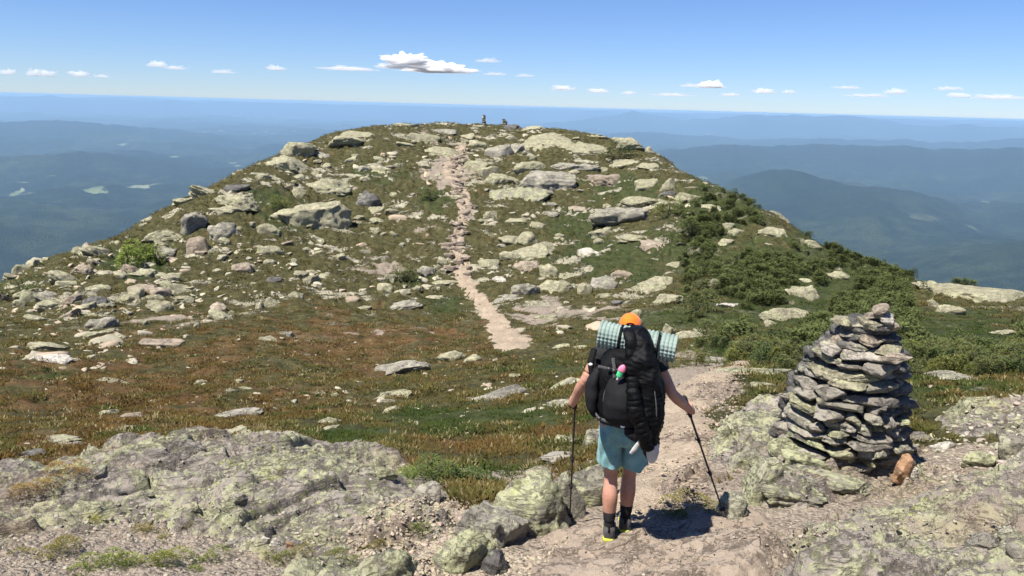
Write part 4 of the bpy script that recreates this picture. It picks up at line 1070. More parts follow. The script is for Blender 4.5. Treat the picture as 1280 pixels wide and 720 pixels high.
# ------------------------------------------------------------------ vegetation
def leaf_mat(name, trans=.25):
    t = NT(name); c = t.attr('tint', 'Color')
    d = t.n('BsdfDiffuse', {'Color': c}); tl = t.n('BsdfTranslucent', {'Color': c})
    m = t.n('MixShader', {0: trans, 1: d.outputs[0], 2: tl.outputs[0]})
    t.t.links.new(m.outputs[0], t.out.inputs['Surface']); return t.m
M['grass'] = leaf_mat('tundra_blades', .3)
M['needles'] = leaf_mat('spruce_needles', .15)
M['bark'] = simple('grey_bark', (.12, .10, .085), .95, .3, 12, .5)

def tuft(seed, blades=9, spread=.5, height=1.0, wide=.10, lean=.7):
    r = np.random.default_rng(seed); V, Fc = [], []
    for i in range(blades):
        a, rr = r.uniform(0, 6.28), spread * math.sqrt(r.random()) * .6
        b = np.array([math.cos(a) * rr, math.sin(a) * rr, 0.0]); a2 = a + r.normal(0, .8); h = height * r.uniform(.5, 1)
        tip = b + np.array([math.cos(a2) * lean * h * r.uniform(.2, 1), math.sin(a2) * lean * h * r.uniform(.2, 1), h])
        side = np.array([-math.sin(a2), math.cos(a2), 0]) * wide * r.uniform(.6, 1.2)
        k = len(V); V += [b - side, b + side, (b + tip) / 2 + [0, 0, .12 * h] + side * .8, tip, (b + tip) / 2 + [0, 0, .12 * h] - side * .8]
        Fc += [(k, k + 1, k + 2), (k, k + 2, k + 4), (k + 4, k + 2, k + 3)]
    return np.array(V, float), np.array(Fc)

def in_ledge(x, y):
    m = np.zeros(x.shape, bool)
    for L in LEDGES:
        b = L['bb']; q = (x > b[0]) & (x < b[1]) & (y > b[2]) & (y < b[3])
        if q.any(): m[q] |= poly_sd(x[q], y[q], L['poly']) > -.05
    return m
def plant_points(n, d0, d1, seed, a0=-.66, a1=.66):
    r = np.random.default_rng(seed); a = r.uniform(a0, a1, n); d = np.exp(r.uniform(math.log(d0), math.log(d1), n))
    x, y = np.sin(a) * d, np.cos(a) * d; k = ~in_ledge(x, y); x, y = x[k], y[k]
    z = ground(x, y); u, v, w = project(x, y, z)
    k = (u > -60) & (u < 1340) & (v < 790); x, y, z, u, v = x[k], y[k], z[k], u[k], v[k]
    # not on the trail
    tr = np.concatenate([TRAIL]); near = np.full(len(x), 9.)
    for i in range(len(tr) - 1):
        ax, ay = tr[i, :2]; ex, ey = tr[i + 1, :2] - tr[i, :2]; t = np.clip(((x - ax) * ex + (y - ay) * ey) / (ex * ex + ey * ey), 0, 1)
        near = np.minimum(near, np.hypot(x - ax - t * ex, y - ay - t * ey))
    j = fbm2(x * .6, y * .6, 4, 2.2, .6) * .9
    g = np.clip(blobs(u, v, GREEN) + .55 * j, 0, 1); gr = blobs(u, v, GRAVEL) + .5 * j; ru = np.clip(blobs(u, v, RUST) + .6 * j, 0, 1)
    k = (near > .75) & (gr < .42 + r.uniform(-.12, .12, len(x)))
    return (q[k] for q in (x, y, z, u, v, g, ru, np.hypot(x, y))), r
(x, y, z, u, v, g, ru, d), r = plant_points(190000, 6.0, 112, 61)
n = len(x); print('tufts', n)
clump = fbm2(x * .9, y * .9, 3, 5.5) + .6 * noise2(x * 3.2, y * 3.2, 8.8)
keep = r.random(n) < np.clip(.55 + .9 * clump, .06, 1); x, y, z, g, ru, d, clump = (q[keep] for q in (x, y, z, g, ru, d, clump)); n = len(x)
olive, rust, green = np.array([.112, .094, .032]), np.array([.125, .078, .028]), np.array([.048, .070, .019])
straw = np.array([.24, .20, .10])
jr = fbm2(x * 1.1, y * 1.1, 3, 3.1)[:, None]
col = olive[None] + (rust - olive)[None] * np.clip(ru[:, None] * 1.2 + jr * .9, 0, 1)
col = col + (green[None] - col) * np.clip(g[:, None] * 1.35 - jr * .8, 0, 1)
st = (r.random(n) < .12)[:, None]; col = np.where(st & (g[:, None] < .6), straw[None], col) * r.uniform(.7, 1.35, (n, 1))
size = (.068 + .0017 * d) * r.uniform(.6, 1.5, n) * (1 + .5 * np.clip(clump, -.5, 1)) * np.where(g > .6, .75, 1)
bake('tundra_grass', [tuft(i, 10, 1.7, .46, .085, 1.5) for i in range(8)], np.stack([x, y, z - .01], 1), size, M['grass'], cols=np.clip(col, .01, .5), tilt=.12, sink=0, smooth=False)

# krummholz spruce: dense low crowns of needle sprays on a short trunk
def spruce(seed, n=1500, leaf=.10, lobes=5, h=1.0):
    r = np.random.default_rng(seed); V, Fc, C = [], [], []
    cs = [(r.normal(0, .28), r.normal(0, .28), r.uniform(.55, 1.0) * h, r.uniform(.24, .42)) for _ in range(lobes)]
    k = 0
    for i in range(n):
        cx, cy, ch, cr = cs[i % lobes]
        t = r.random() ** .8; a = r.uniform(0, 6.28); rad = cr * (1.15 - t) ** .7 * r.uniform(.55, 1.12)
        p = np.array([cx + math.cos(a) * rad, cy + math.sin(a) * rad, .03 + t * ch])
        dr = np.array([math.cos(a + r.normal(0, .4)), math.sin(a + r.normal(0, .4)), r.uniform(-.15, .9)]); dr /= np.linalg.norm(dr)
        sd = np.cross(dr, [0, 0, 1]); sd /= np.linalg.norm(sd) + 1e-6; sd = sd * math.cos(r.uniform(-.8, .8)) + np.array([0, 0, 1]) * r.uniform(-.5, .5)
        L = leaf * r.uniform(.6, 1.3); W = L * .17
        V += [p, p + dr * L * .5 + sd * W, p + dr * L, p + dr * L * .5 - sd * W]; Fc.append((k, k + 1, k + 2, k + 3)); k += 4
        hue = r.random(); c = np.array([.16, .145, .12]) * r.uniform(.7, 1.2) if hue > .955 else np.array([.098, .118, .040]) * r.uniform(.55, 1.5) if hue > .18 else np.array([.16, .165, .07]) * r.uniform(.7, 1.2)
        C += [c * .8, c, c * 1.25, c]
    return np.array(V), np.array(Fc), np.array(C)
def trunk_mesh(seed, h=.6):
    r = np.random.default_rng(seed); V, Fc = [], []
    m = 7
    for j, (zz, rr) in enumerate([(-.12, .055), (.15 * h, .045), (.5 * h, .03), (h, .012)]):
        o = r.normal(0, .025, 2) * j
        for i in range(m): V.append((math.cos(6.283 * i / m) * rr + o[0], math.sin(6.283 * i / m) * rr + o[1], zz))
    for j in range(3):
        for i in range(m): Fc.append((j * m + i, j * m + (i + 1) % m, (j + 1) * m + (i + 1) % m, (j + 1) * m + i))
    return mesh_from('trunk', V, np.array(Fc))
def spruce_proto(seed, n, leaf, lobes, h=1.0, tint=(1, 1, 1)):
    V, Fc, C = spruce(seed, n, leaf, lobes, h); me = mesh_from('crown', V, Fc, False); attr(me, 'tint', np.clip(C * np.array(tint), 0, 1))
    me.materials.append(M['needles']); tm = trunk_mesh(seed, h * .8); tm.materials.append(M['bark'])
    return me, tm
def place_bush(me, tm, name, loc, s, yaw, label, cat, group=None):
    t = thing(name, label, cat, loc, (0, 0, yaw), group); t.scale = (s, s, s)
    c = bpy.data.objects.new('crown', me); COL.objects.link(c); c.parent = t
    c = bpy.data.objects.new('trunk', tm); COL.objects.link(c); c.parent = t
    return t
SPR = [spruce_proto(100 + i, 2600, .09, 4 + i % 4, .8 + .1 * (i % 4), ((1, 1, 1), (1.25, 1.15, .9), (.8, .9, .9), (1.1, 1.05, 1.1))[i % 4]) for i in range(8)]
uu, vv, r = scatter(KRUMM, 2500, 91); p = hit(uu, vv); d = np.hypot(p[:, 0], p[:, 1])
pu, pv, _ = project(p[:, 0], p[:, 1], p[:, 2]); ok = (d > 14) & (d < 92) & (pu > 850) & (pu < 1330) & (pv < 468)
# keep the boulders in the scrub visible
rocks_uv = [(976, 268, 22), (965, 289, 20), (920, 289, 12), (1008, 366, 26), (976, 390, 30), (1053, 343, 16), (1220, 366, 66), (1186, 386, 16), (1254, 416, 14), (910, 382, 16), (1167, 378, 9), (1017, 305, 12), (1006, 349, 12), (907, 302, 12), (1167, 355, 22)]
for (a, b, w) in rocks_uv: ok &= ~((np.abs(pu - a) < w * 1.15 + 4) & (pv > b - 8) & (pv < b + w * .9 + 16))
p, d = p[ok], d[ok]; o = np.argsort(d); p, d = p[o], d[o]
N1 = min(250, len(p))
for i in range(N1):
    me, tm = SPR[i % 8]; s = r.uniform(.32, .66) * (.8 if d[i] < 26 else 1.05)
    place_bush(me, tm, 'spruce_shrub', p[i] - np.array([0, 0, .05]), s, r.uniform(0, 6.28), 'low dark spruce in the thick scrub on the right slope', 'spruce shrub', 'stunted spruces covering the right slope')
rest = p[N1:]; print('spruces', len(p))
far = [spruce(300 + i, 650, .16, 4, .85) for i in range(5)]
n = len(rest)
cols = RNG.uniform(.7, 1.3, (n, 1)) * np.array([[.098, .116, .042]])
bake('spruce_scrub', [(V, Fc) for V, Fc, C in far], rest - np.array([0, 0, .05]), RNG.uniform(.4, .8, n), M['needles'], cols=cols, tilt=.05, sink=0, smooth=False)
# single bushes that stand out
def bush(u, v, w, label, seed, tint=(1, 1, 1), name='low_shrub', cat='shrub', leaf=.085, n=1500, h=.75, fn=ground):
    q = hit([u], [v], fn)[0]; s = w * float(q @ FWD) / F / 1.0
    me, tm = spruce_proto(seed, n, leaf, 5, h, tint); place_bush(me, tm, name, q - np.array([0, 0, .04]), s, seed, label, cat)
bush(512, 353, 32, 'small dark shrub in the ring of pale boulders left of the trail', 401)
bush(776, 199, 28, 'dark shrub under the right end of the summit rocks', 402, (.6, .7, .8))
bush(160, 336, 46, 'bright green shrub on the stony left flank', 403, (1.54, 1.72, 0.96)); bush(185, 330, 44, 'darker green shrub joined to the bright green one on the left flank', 404, (1.4, 1.5, 1.0))
bush(22, 372, 34, 'dark shrub at the left picture edge under the rim', 405)
bush(870, 392, 34, 'dark spruce shrub under the huge cream boulder', 406); bush(862, 296, 34, 'spruce shrub below the dark block at the right edge of the knoll', 407); bush(835, 268, 30, 'green shrub right above the craggy outcrop', 408, (1.3, 1.3, 1))
bush(350, 262, 26, 'low green shrub between cream slab and largest outcrop', 409, (1.2, 1.2, 1)); bush(536, 250, 20, 'dark low shrub left of the upper trail', 410)
bush(543, 604, 74, 'dark leafy bush at the right end of the left ledge', 411, (.9, 1.0, .9), leaf=.05, n=3200, h=.42); bush(508, 596, 46, 'bright green bush beside the dark leafy bush', 412, (1.54, 1.65, 0.96), leaf=.05, n=2200, h=.4); bush(590, 602, 56, 'dark green heath clump left of the boulder row', 413, (.8, .9, .9), leaf=.05, n=2200, h=.35)
def cushion(u, v, w, label, seed, tint, h=.35, fn=surface):
    q = hit([u], [v], fn)[0]; s = w * float(q @ FWD) / F
    V, Fc, C = spruce(seed, 2600, .045, 6, h); V[:, 2] *= 1; me = mesh_from('moss_cushion', V, Fc, False); attr(me, 'tint', np.clip(C * np.array(tint), 0, 1))
    o = obj('moss_cushion', me, M['needles'], loc=q - np.array([0, 0, .02]), rot=(0, 0, seed)); o.scale = (s, s, s); tag(o, label, 'moss cushion')
cushion(515, 668, 38, 'round green cushion plant on gravel left of the boulder row', 421, (1.20, 1.20, 0.90)); cushion(468, 688, 28, 'smaller brownish cushion plant left below the round green one', 422, (1.32, 0.96, 0.68)); cushion(427, 698, 36, 'low green cushion plant at the bottom, third from the boulders', 423, (1.14, 1.08, 0.75))
cushion(120, 706, 76, 'largest green moss mound at the bottom left', 424, (1.3, 1.35, .8)); cushion(60, 690, 60, 'brown green heath mound left of the largest moss mound', 425, (1.32, 1.02, 0.75)); cushion(200, 704, 60, 'olive moss mound right of the largest green one', 426, (1.32, 1.26, 0.75)); cushion(262, 700, 50, 'green moss mound between olive mound and cobbles', 427, (1.20, 1.26, 0.75)); cushion(350, 696, 40, 'moss clump below the bright cobbles', 428, (1.20, 1.14, 0.75))
cushion(178, 664, 28, 'dark brown rounded cushion plant on the left ledge', 429, (1.7, 1.2, .9)); cushion(122, 650, 20, 'small olive cushion plant on the left ledge', 430, (2.1, 1.7, 1.0)); cushion(203, 672, 20, 'little brown cushion plant right of the dark rounded one', 431, (1.8, 1.4, .9)); cushion(240, 656, 22, 'brown cushion plant in a crack of the left ledge', 432, (1.6, 1.2, .9)); cushion(376, 690, 24, 'upright tuft by the yellowish cobble', 433, (1.44, 1.08, 0.75), .6)
cushion(868, 636, 62, 'grassy brown-green tussock between legs and right pole', 434, (1.44, 1.14, 0.75), .42); cushion(845, 646, 36, 'smaller tussock at the left of the grassy one by the right pole', 435, (1.32, 1.26, 0.75), .4)
cushion(48, 612, 44, 'rust brown tussock at the far left behind the left ledge', 436, (1.92, 1.08, 0.68), .4); cushion(80, 590, 40, 'reddish tussock beside the upper left ledge', 437, (1.92, 1.02, 0.68), .4)
# ------------------------------------------------------------------ the big cairn
def stone_child(parent, V, Fc, mat, loc, rot, name='stone', label=None):
    o = obj(name, mesh_from(name, V, Fc), mat, parent=parent, loc=loc, rot=rot)
    if label: o['label'] = label
    return o
def big_cairn():
    b = hit([1062], [588], surface)[0]; k = float(b @ FWD) / F; a = math.atan2(b[0], b[1])
    dirv = np.array([math.sin(a), math.cos(a)])
    c = np.array([b[0] + dirv[0] * .60, b[1] + dirv[1] * .60, b[2] - .12])
    root = thing('stone_cairn', 'tall tapered cairn of stacked flat stones right of the hiker', 'cairn', c, (0, 0, -a))
    r = np.random.default_rng(5)
    sc = k                                            # metres per photo pixel at the cairn
    prof = lambda v: (np.interp(v, [396, 405, 420, 440, 465, 500, 560, 600], [1062, 1060, 1056, 1052, 1048, 1046, 1044, 1040]) - 1062, np.interp(v, [396, 405, 420, 440, 465, 500, 560, 600], [14, 25, 37, 50, 61, 72, 81, 88]))
    v, z, n = 600.0, 0.0, 0
    H = 0
    mats = ['rock_cairn', 'rock_cairn', 'rock_lichen', 'rock_cairn', 'rock_grey', 'rock_cairn', 'rock_pale']
    zs = []
    while v > 406 and n < 93:
        t = r.uniform(10.5, 16.5) if v > 470 else r.uniform(9.5, 14)          # course height in photo pixels
        off, rad = prof(v - t / 2); off *= sc; rad *= sc; th = t * sc * 1.08
        ang = -1.65 + r.uniform(0, .3)
        while ang < 1.6 and n < 93:
            L = r.choice([.13, .22, .32, .42, .54], p=[.16, .24, .27, .19, .14]) * (1 if v > 430 else .75)
            da = L / rad; mid = ang + da / 2
            dep = r.uniform(.24, .34)
            hh = th * r.uniform(.65, 1.35)
            V, Fc = rock_shape(7000 + n, (L * 1.05, dep, hh * 1.10), 4, boxy=4.4, cuts=14, rough=1.4, lump=.42, strata=1.2 if r.random() < .5 else 0)
            rr = rad - dep * .42 + r.normal(0, .032)
            x, y = off + math.sin(mid) * rr, -math.cos(mid) * rr
            m = mats[int(r.integers(0, len(mats)))]
            if v < 440 and r.random() < .55: m = 'rock_pink' if r.random() < .4 else 'rock_pale'
            stone_child(root, V, Fc, M[m], (x, y, z + th / 2 + r.normal(0, .012)), (r.normal(0, .10), r.normal(.07, .11) * (1 if abs(mid) < 1 else .3), mid + r.normal(0, .12)))
            n += 1; ang += da
        z += th * .855; v -= t; zs.append((z, off, rad))
    H = z
    # the last few stones on the peak
    for (x, zz, L, hh, m, t) in ((.02, .03, .26, .10, 'rock_pale', .1), (.17, .02, .24, .08, 'rock_pink', -.3), (.06, .11, .20, .07, 'rock_pink', -.35), (.17, .10, .15, .09, 'rock_white', .2), (.10, .17, .16, .06, 'rock_pink', -.4), (-.18, .02, .22, .10, 'rock_pale', 0.0)):
        V, Fc = rock_shape(7600 + n, (L, .22, hh), 4, boxy=3.2, cuts=9, rough=1.3); n += 1
        stone_child(root, V, Fc, M[m], (.02 + x - .05, -.08, H + zz - .03), (0, t, r.normal(0, .2)))
    V, Fc = rock_shape(7701, (.17, .16, .26), 4, boxy=3.6, cuts=8); stone_child(root, V, Fc, M['rock_orange'], (.40, -.60, .22), (0, .1, .6), label='rusty orange upright stone at the base')
    V, Fc = rock_shape(7702, (.30, .16, .10), 4, boxy=3.6, cuts=8); stone_child(root, V, Fc, M['rock_pink'], (.25, -.30, H - .22), (0, .05, .4))
    # stones of the far side and heart of the pile, seen only through the gaps; their dark colour stands in for shade there
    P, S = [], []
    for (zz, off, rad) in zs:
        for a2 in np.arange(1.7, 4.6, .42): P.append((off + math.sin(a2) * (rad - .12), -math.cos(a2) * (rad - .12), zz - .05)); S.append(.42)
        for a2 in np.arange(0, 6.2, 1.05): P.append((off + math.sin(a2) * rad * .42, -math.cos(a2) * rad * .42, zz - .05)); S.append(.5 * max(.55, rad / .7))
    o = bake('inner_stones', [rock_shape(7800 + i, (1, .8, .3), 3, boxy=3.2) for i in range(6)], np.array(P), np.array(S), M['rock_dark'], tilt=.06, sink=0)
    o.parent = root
    # apron of slabs at the left foot
    return root, H
CAIRN, CH = big_cairn()
for (u, v, w, h, m, ro, lb) in ((985, 560, 70, 22, 'rock_lichen', .25, 'long lichen slab leaning on the cairn\'s lower left side'), (1003, 582, 52, 24, 'rock_lichen', .1, 'thick pale lichen block at the cairn\'s left foot'), (975, 530, 34, 14, 'rock_pale', .1, 'bright pale stone resting on the cairn\'s left shoulder slab'), (992, 522, 26, 16, 'rock_white', -.2, 'white squarish stone wedged at the cairn\'s left side'),
                              (1040, 606, 110, 18, 'rock_lichen', .05, 'long low greenish slab along the front foot of the cairn'), (940, 622, 50, 18, 'rock_grey', .2, 'stacked grey slab at the left end of the cairn apron'), (960, 585, 60, 20, 'rock_lichen', .3, 'sloping greenish slab on the cairn apron')):
    B(u, v, w, h, lb, m, 'l' if w > 60 else 's', roll=ro, deep=.6)
flush_rocks(surface)

def tiny_cairn(u, v, h_px, n, label, seed, wide):
    q = hit([u], [v])[0]; k = float(q @ FWD) / F; r = np.random.default_rng(seed); a = math.atan2(q[0], q[1])
    root = thing('stone_cairn', label, 'cairn', q, (0, 0, -a)); z = .0; H = h_px * k
    for i in range(n):
        th = H / n * r.uniform(.85, 1.15); w = wide * k * (1.0 - .62 * i / n) * r.uniform(.85, 1.1)
        V, Fc = rock_shape(seed * 10 + i, (w, w * .8, th * 1.35), 3, boxy=3, cuts=8)
        stone_child(root, V, Fc, M['rock_dark' if i % 3 else 'rock_grey'], (r.normal(0, .05 * w), 0, z + th / 2 - .05), (r.normal(0, .1), r.normal(0, .1), r.uniform(0, 6))); z += th
tiny_cairn(605, 156, 12, 5, 'narrow dark cairn, left one of two on the summit skyline', 51, 8)
tiny_cairn(630, 156, 10, 5, 'wider pointed cairn, right one of two on the summit skyline', 52, 13)
# ------------------------------------------------------------------ the hiker
def frame(d):
    d = d / np.linalg.norm(d); h = np.array([0, 0, 1.0]) if abs(d[2]) < .9 else np.array([0, 1.0, 0])
    s = np.cross(d, h); s /= np.linalg.norm(s); return s, np.cross(s, d)
def resample(pts, rad, n):
    pts, rad = np.array(pts, float), np.array(rad, float)
    t = np.concatenate([[0], np.cumsum(np.linalg.norm(np.diff(pts, axis=0), axis=1))]); q = np.linspace(0, t[-1], n)
    # smooth (Catmull-Rom style) through the joints by dense linear + blur
    P = np.stack([np.interp(q, t, pts[:, i]) for i in range(3)], 1); Rr = np.interp(q, t, rad) if rad.ndim == 1 else np.stack([np.interp(q, t, rad[:, i]) for i in range(rad.shape[1])], 1)
    for _ in range(2):
        P[1:-1] = (P[:-2] + 2 * P[1:-1] + P[2:]) / 4; Rr[1:-1] = (Rr[:-2] + 2 * Rr[1:-1] + Rr[2:]) / 4
    return P, Rr
def tube(pts, rad, n=18, seg=14, ref=None):
    """tapered limb along joints; rad scalar or (side, depth) per joint"""
    P, Rr = resample(pts, rad, n); V = []
    th = np.linspace(0, 2 * math.pi, seg, endpoint=False)
    for i in range(n):
        d = P[min(i + 1, n - 1)] - P[max(i - 1, 0)]
        if ref is None: s, w = frame(d)
        else:
            d = d / np.linalg.norm(d); s = np.array(ref, float) - d * np.dot(ref, d); s /= np.linalg.norm(s); w = np.cross(s, d)
        r1, r2 = (Rr[i], Rr[i]) if Rr.ndim == 1 else (Rr[i][0], Rr[i][1])
        V += list(P[i] + np.outer(np.cos(th) * r1, s) + np.outer(np.sin(th) * r2, w))
    V = np.array(V); V = np.concatenate([V, [P[0], P[-1]]])
    i = np.arange(n * seg).reshape(n, seg); j = np.roll(i, -1, 1)
    q = np.stack([i[:-1].ravel(), j[:-1].ravel(), j[1:].ravel(), i[1:].ravel()], 1)
    c0, c1 = n * seg, n * seg + 1
    t1 = np.stack([np.full(seg, c0), j[0], i[0]], 1); t2 = np.stack([np.full(seg, c1), i[-1], j[-1]], 1)
    return V, [q, t1, t2]
def rings(rows, seg=40, n=None, power=2.0):
    """horizontal rings (x, y, z, rx, ry), interpolated; closed at both ends"""
    rows = np.array(rows, float)
    if n:
        t = np.linspace(0, 1, len(rows)); q = np.linspace(0, 1, n); rows = np.stack([np.interp(q, t, rows[:, i]) for i in range(rows.shape[1])], 1)
        rows[1:-1] = (rows[:-2] + 2 * rows[1:-1] + rows[2:]) / 4
    th = np.linspace(0, 2 * math.pi, seg, endpoint=False); c, s = np.cos(th), np.sin(th)
    e = 2 / power; cx, sx = np.sign(c) * np.abs(c) ** e, np.sign(s) * np.abs(s) ** e
    V = np.concatenate([np.stack([r[0] + cx * r[3], r[1] + sx * r[4], np.full(seg, r[2])], 1) for r in rows] + [rows[:1, :3], rows[-1:, :3]])
    m = len(rows); i = np.arange(m * seg).reshape(m, seg); j = np.roll(i, -1, 1)
    q = np.stack([i[:-1].ravel(), j[:-1].ravel(), j[1:].ravel(), i[1:].ravel()], 1)
    return V, [q, np.stack([np.full(seg, m * seg), j[0], i[0]], 1), np.stack([np.full(seg, m * seg + 1), i[-1], j[-1]], 1)]
def ell(c, r, k=3, rot=None):
    V, Fc = ico(k); V = V * np.array(r)
    if rot is not None: V = V @ np.array(Euler(rot).to_matrix()).T
    return V + np.array(c), [Fc]
def join(lst):
    V, Fs, off = [], [], 0
    for v, f in lst:
        V.append(v); Fs += [np.asarray(x) + off for x in f]; off += len(v)
    return np.concatenate(V), Fs
def wrinkle(V, amp, s, seed=0.0, stretch=(1, 1, 1)):
    W = V * np.array(stretch); n = noise3(W[:, 0] * s + seed, W[:, 1] * s + 3, W[:, 2] * s)
    c = V.mean(0); d = V - np.array([c[0], c[1], 0]) * np.array([1, 1, 0]); d[:, 2] = 0; d /= np.linalg.norm(d, axis=1)[:, None] + 1e-6
    return V + d * (amp * n)[:, None]
def remeshed(name, lst, mat, parent, voxel=.006, smooth=4, fn=None):
    V, Fc = join(lst); me = mesh_from(name, V, Fc)
    o = bpy.data.objects.new(name, me); COL.objects.link(o)
    m = o.modifiers.new('r', 'REMESH'); m.mode = 'VOXEL'; m.voxel_size = voxel; m.use_smooth_shade = True
    if smooth: s = o.modifiers.new('s', 'SMOOTH'); s.iterations = smooth; s.factor = .5
    dg = bpy.context.evaluated_depsgraph_get(); dg.update()
    me2 = bpy.data.meshes.new_from_object(o.evaluated_get(dg)); bpy.data.objects.remove(o); bpy.data.meshes.remove(me)
    me2.name = name
    if fn is not None:
        co = np.empty(len(me2.vertices) * 3, np.float32); me2.vertices.foreach_get('co', co); me2.vertices.foreach_set('co', fn(co.reshape(-1, 3).astype(float)).astype(np.float32).ravel()); me2.update()
    return obj(name, me2, mat, parent)

def fabric(name, col, rough=.85, weave=900, var=.25, bump=.25, sheen=.2):
    t = NT(name); tc = t.n('TexCoord').outputs['Object']
    n1 = t.noise(tc, 9, 5, .6); n2 = t.noise(tc, weave, 2, .5); n3 = t.noise(tc, 40, 4, .6)
    c = t.mix(t.step(n1, .3, .7), tuple(x * (1 - var) for x in col), tuple(min(1, x * (1 + var)) for x in col))
    h = t.math('ADD', t.math('MULTIPLY', n3, .8), t.math('MULTIPLY', n2, .2))
    return t.bsdf(c, rough, h, bump, .01, .12 if max(col) < .03 else .25, Sheen_Weight=0.0 if max(col) < .03 else sheen)
M['black_nylon'] = fabric('black_nylon', (.0045, .0045, .005), .62, bump=.6, sheen=.05)
M['charcoal_mesh'] = fabric('charcoal_mesh', (.014, .014, .0155), .85, bump=.3)
M['dark_grey_cloth'] = fabric('dark_grey_cloth', (.025, .025, .028), .9)
M['puffy'] = fabric('black_quilted_nylon', (.0035, .0035, .004), .5, bump=.5, sheen=.05)
M['teal'] = fabric('teal_shorts', (.145, .285, .28), .8, bump=.25)
M['orange'] = fabric('orange_cap', (.78, .17, .012), .8, var=.1)
M['sock'] = fabric('dark_sock', (.022, .021, .022), .95)
M['shoe'] = fabric('grey_shoe', (.06, .055, .055), .8)
M['sole'] = simple('lime_sole', (.42, .46, .05), .7, .2, 30)
M['tread'] = simple('dark_rubber', (.025, .025, .025), .8, .3, 40)
M['hair'] = simple('dark_hair', (.03, .02, .014), .6, .4, 120, .5)
M['metal_dark'] = simple('dark_pole_metal', (.02, .02, .022), .35, .2, 30, 0, .5)
M['metal'] = simple('pole_metal', (.35, .35, .36), .3, .1, 30, 0, .5, Metallic=.9)
M['cork'] = simple('black_foam_grip', (.02, .019, .018), .9, .3, 60, .3)
M['white_cloth'] = fabric('pale_grey_cloth', (.46, .45, .42), .8, var=.15)
M['grey_strap'] = fabric('grey_strap', (.06, .06, .06), .8)
M['green_plastic'] = simple('green_bottle', (.08, .55, .22), .35, .15, 40, 0, .5)
M['pink_plastic'] = simple('pink_holder', (.80, .20, .30), .5, .1, 40, 0, .4)
M['reflective'] = simple('reflective_print', (.75, .75, .75), .4, .05, 40)
def skin_mat():
    t = NT('tan_skin'); tc = t.n('TexCoord').outputs['Object']  # tan skin tone with random mottling
    n1 = t.noise(tc, 14, 5, .6); n2 = t.noise(tc, 160, 3, .6)
    c = t.ramp(n1, [(.3, (.36, .175, .115)), (.5, (.43, .22, .15)), (.7, (.49, .265, .19))])
    c = t.mix(t.math('MULTIPLY', t.step(n2, .55, .7), .25), c, (.36, .17, .11))
    return t.bsdf(c, .55, n2, .12, .004, .35, Subsurface_Weight=.08)
M['skin'] = skin_mat()
def pad_mat():
    t = NT('sage_foam'); tc = t.n('TexCoord').outputs['Object']
    n1 = t.noise(tc, 12, 4, .6)
    x = t.n('SeparateXYZ', {0: tc}).outputs[0]
    c = t.mix(t.step(n1, .3, .7), (.19, .255, .22), (.27, .335, .295))
    return t.bsdf(c, .75, n1, .1, .01, .3)
M['pad'] = pad_mat()

FT = hit([771], [667], surface)[0]
FA = math.atan2(FT[0], FT[1]); _c, _s = math.cos(-FA), math.sin(-FA)
HS = .93
def toW(p): p = np.asarray(p, float) * HS; return np.array([FT[0] + p[0] * _c - p[1] * _s, FT[1] + p[0] * _s + p[1] * _c, FT[2] + p[2]])
def toL(q): d = (np.asarray(q, float) - FT) / HS; return np.array([d[0] * _c + d[1] * _s, -d[0] * _s + d[1] * _c, d[2]])
def gz(x, y): w = toW((x, y, 0)); return (float(surface(np.array([w[0]]), np.array([w[1]]))[0]) - FT[2]) / HS
person = thing('person', 'hiker seen from behind in orange cap and teal shorts with trekking poles', 'person', FT, (0, 0, -FA)); person.scale = (HS,) * 3

LF, RF = np.array([-.062, -.02]), np.array([.058, .13])
lz, rz = gz(*LF), gz(*RF)
tipL, tipR = toL(hit([712], [652], surface)[0]), toL(hit([906], [646], surface)[0])
def pix(u, v, yl):
    d = ray(u, v); k = (FT[0] * _s * -1 + FT[1] * _c + yl * HS) / (-d[0] * _s + d[1] * _c); return toL(d * k)
hl, hr = pix(719, 502, .22), pix(860, 511, .20)
axL, axR = (hl - tipL) / np.linalg.norm(hl - tipL), (hr - tipR) / np.linalg.norm(hr - tipR)

def hand(h, ax, side, fore):
    """a fist round the grip: palm outside and behind, four bent fingers, thumb over the top"""
    ax = ax / np.linalg.norm(ax)
    out = np.array([side, -.25, 0.0]); out -= ax * np.dot(out, ax); out /= np.linalg.norm(out)
    fwd = np.cross(ax, out) * (1 if side < 0 else -1)
    if fwd[1] < 0: fwd = -fwd
    g = .021; L = []
    P = lambda ang, rr, hh: h + ax * hh + (out * math.cos(ang) + fwd * math.sin(ang)) * rr
    L.append(tube([P(-.5, .030, -.040), P(-.35, .034, .0), P(-.5, .031, .040)], [.021, .025, .021], 10, 12))
    L.append(tube([P(-.9, .040, .008), P(-.45, .036, .0), P(.15, .031, .0)], [(.030, .020), (.040, .018), (.036, .014)], 10, 14, ref=ax))
    for i, (hh, ln, rr) in enumerate(((.031, 1.0, .0092), (.011, 1.08, .0095), (-.010, 1.0, .0092), (-.030, .82, .0080))):
        an = [.0, .55, 1.2, 1.9 * ln, 2.6 * ln, 3.2 * ln]
        L.append(tube([P(a, g + .0145 - .0015 * k, hh + .003 * k) for k, a in enumerate(an)], [rr * 1.08, rr * 1.1, rr, rr * .97, rr * .9, rr * .75], 16, 10))
    an = [-.8, -1.3, -1.9, -2.6]
    L.append(tube([P(a, g + .018 - .002 * k, .030 + .009 * k) for k, a in enumerate(an)], [.0125, .0115, .0105, .0085], 12, 10))
    wr = P(-.85, .050, -.004)
    return L, wr
HL, wl = hand(hl, axL, -1, None); HR, wr_ = hand(hr, axR, 1, None)
shL, shR = np.array([-.195, .06, 1.42]), np.array([.195, .07, 1.42])
elL, elR = pix(731, 476, .03), pix(840, 492, .0)
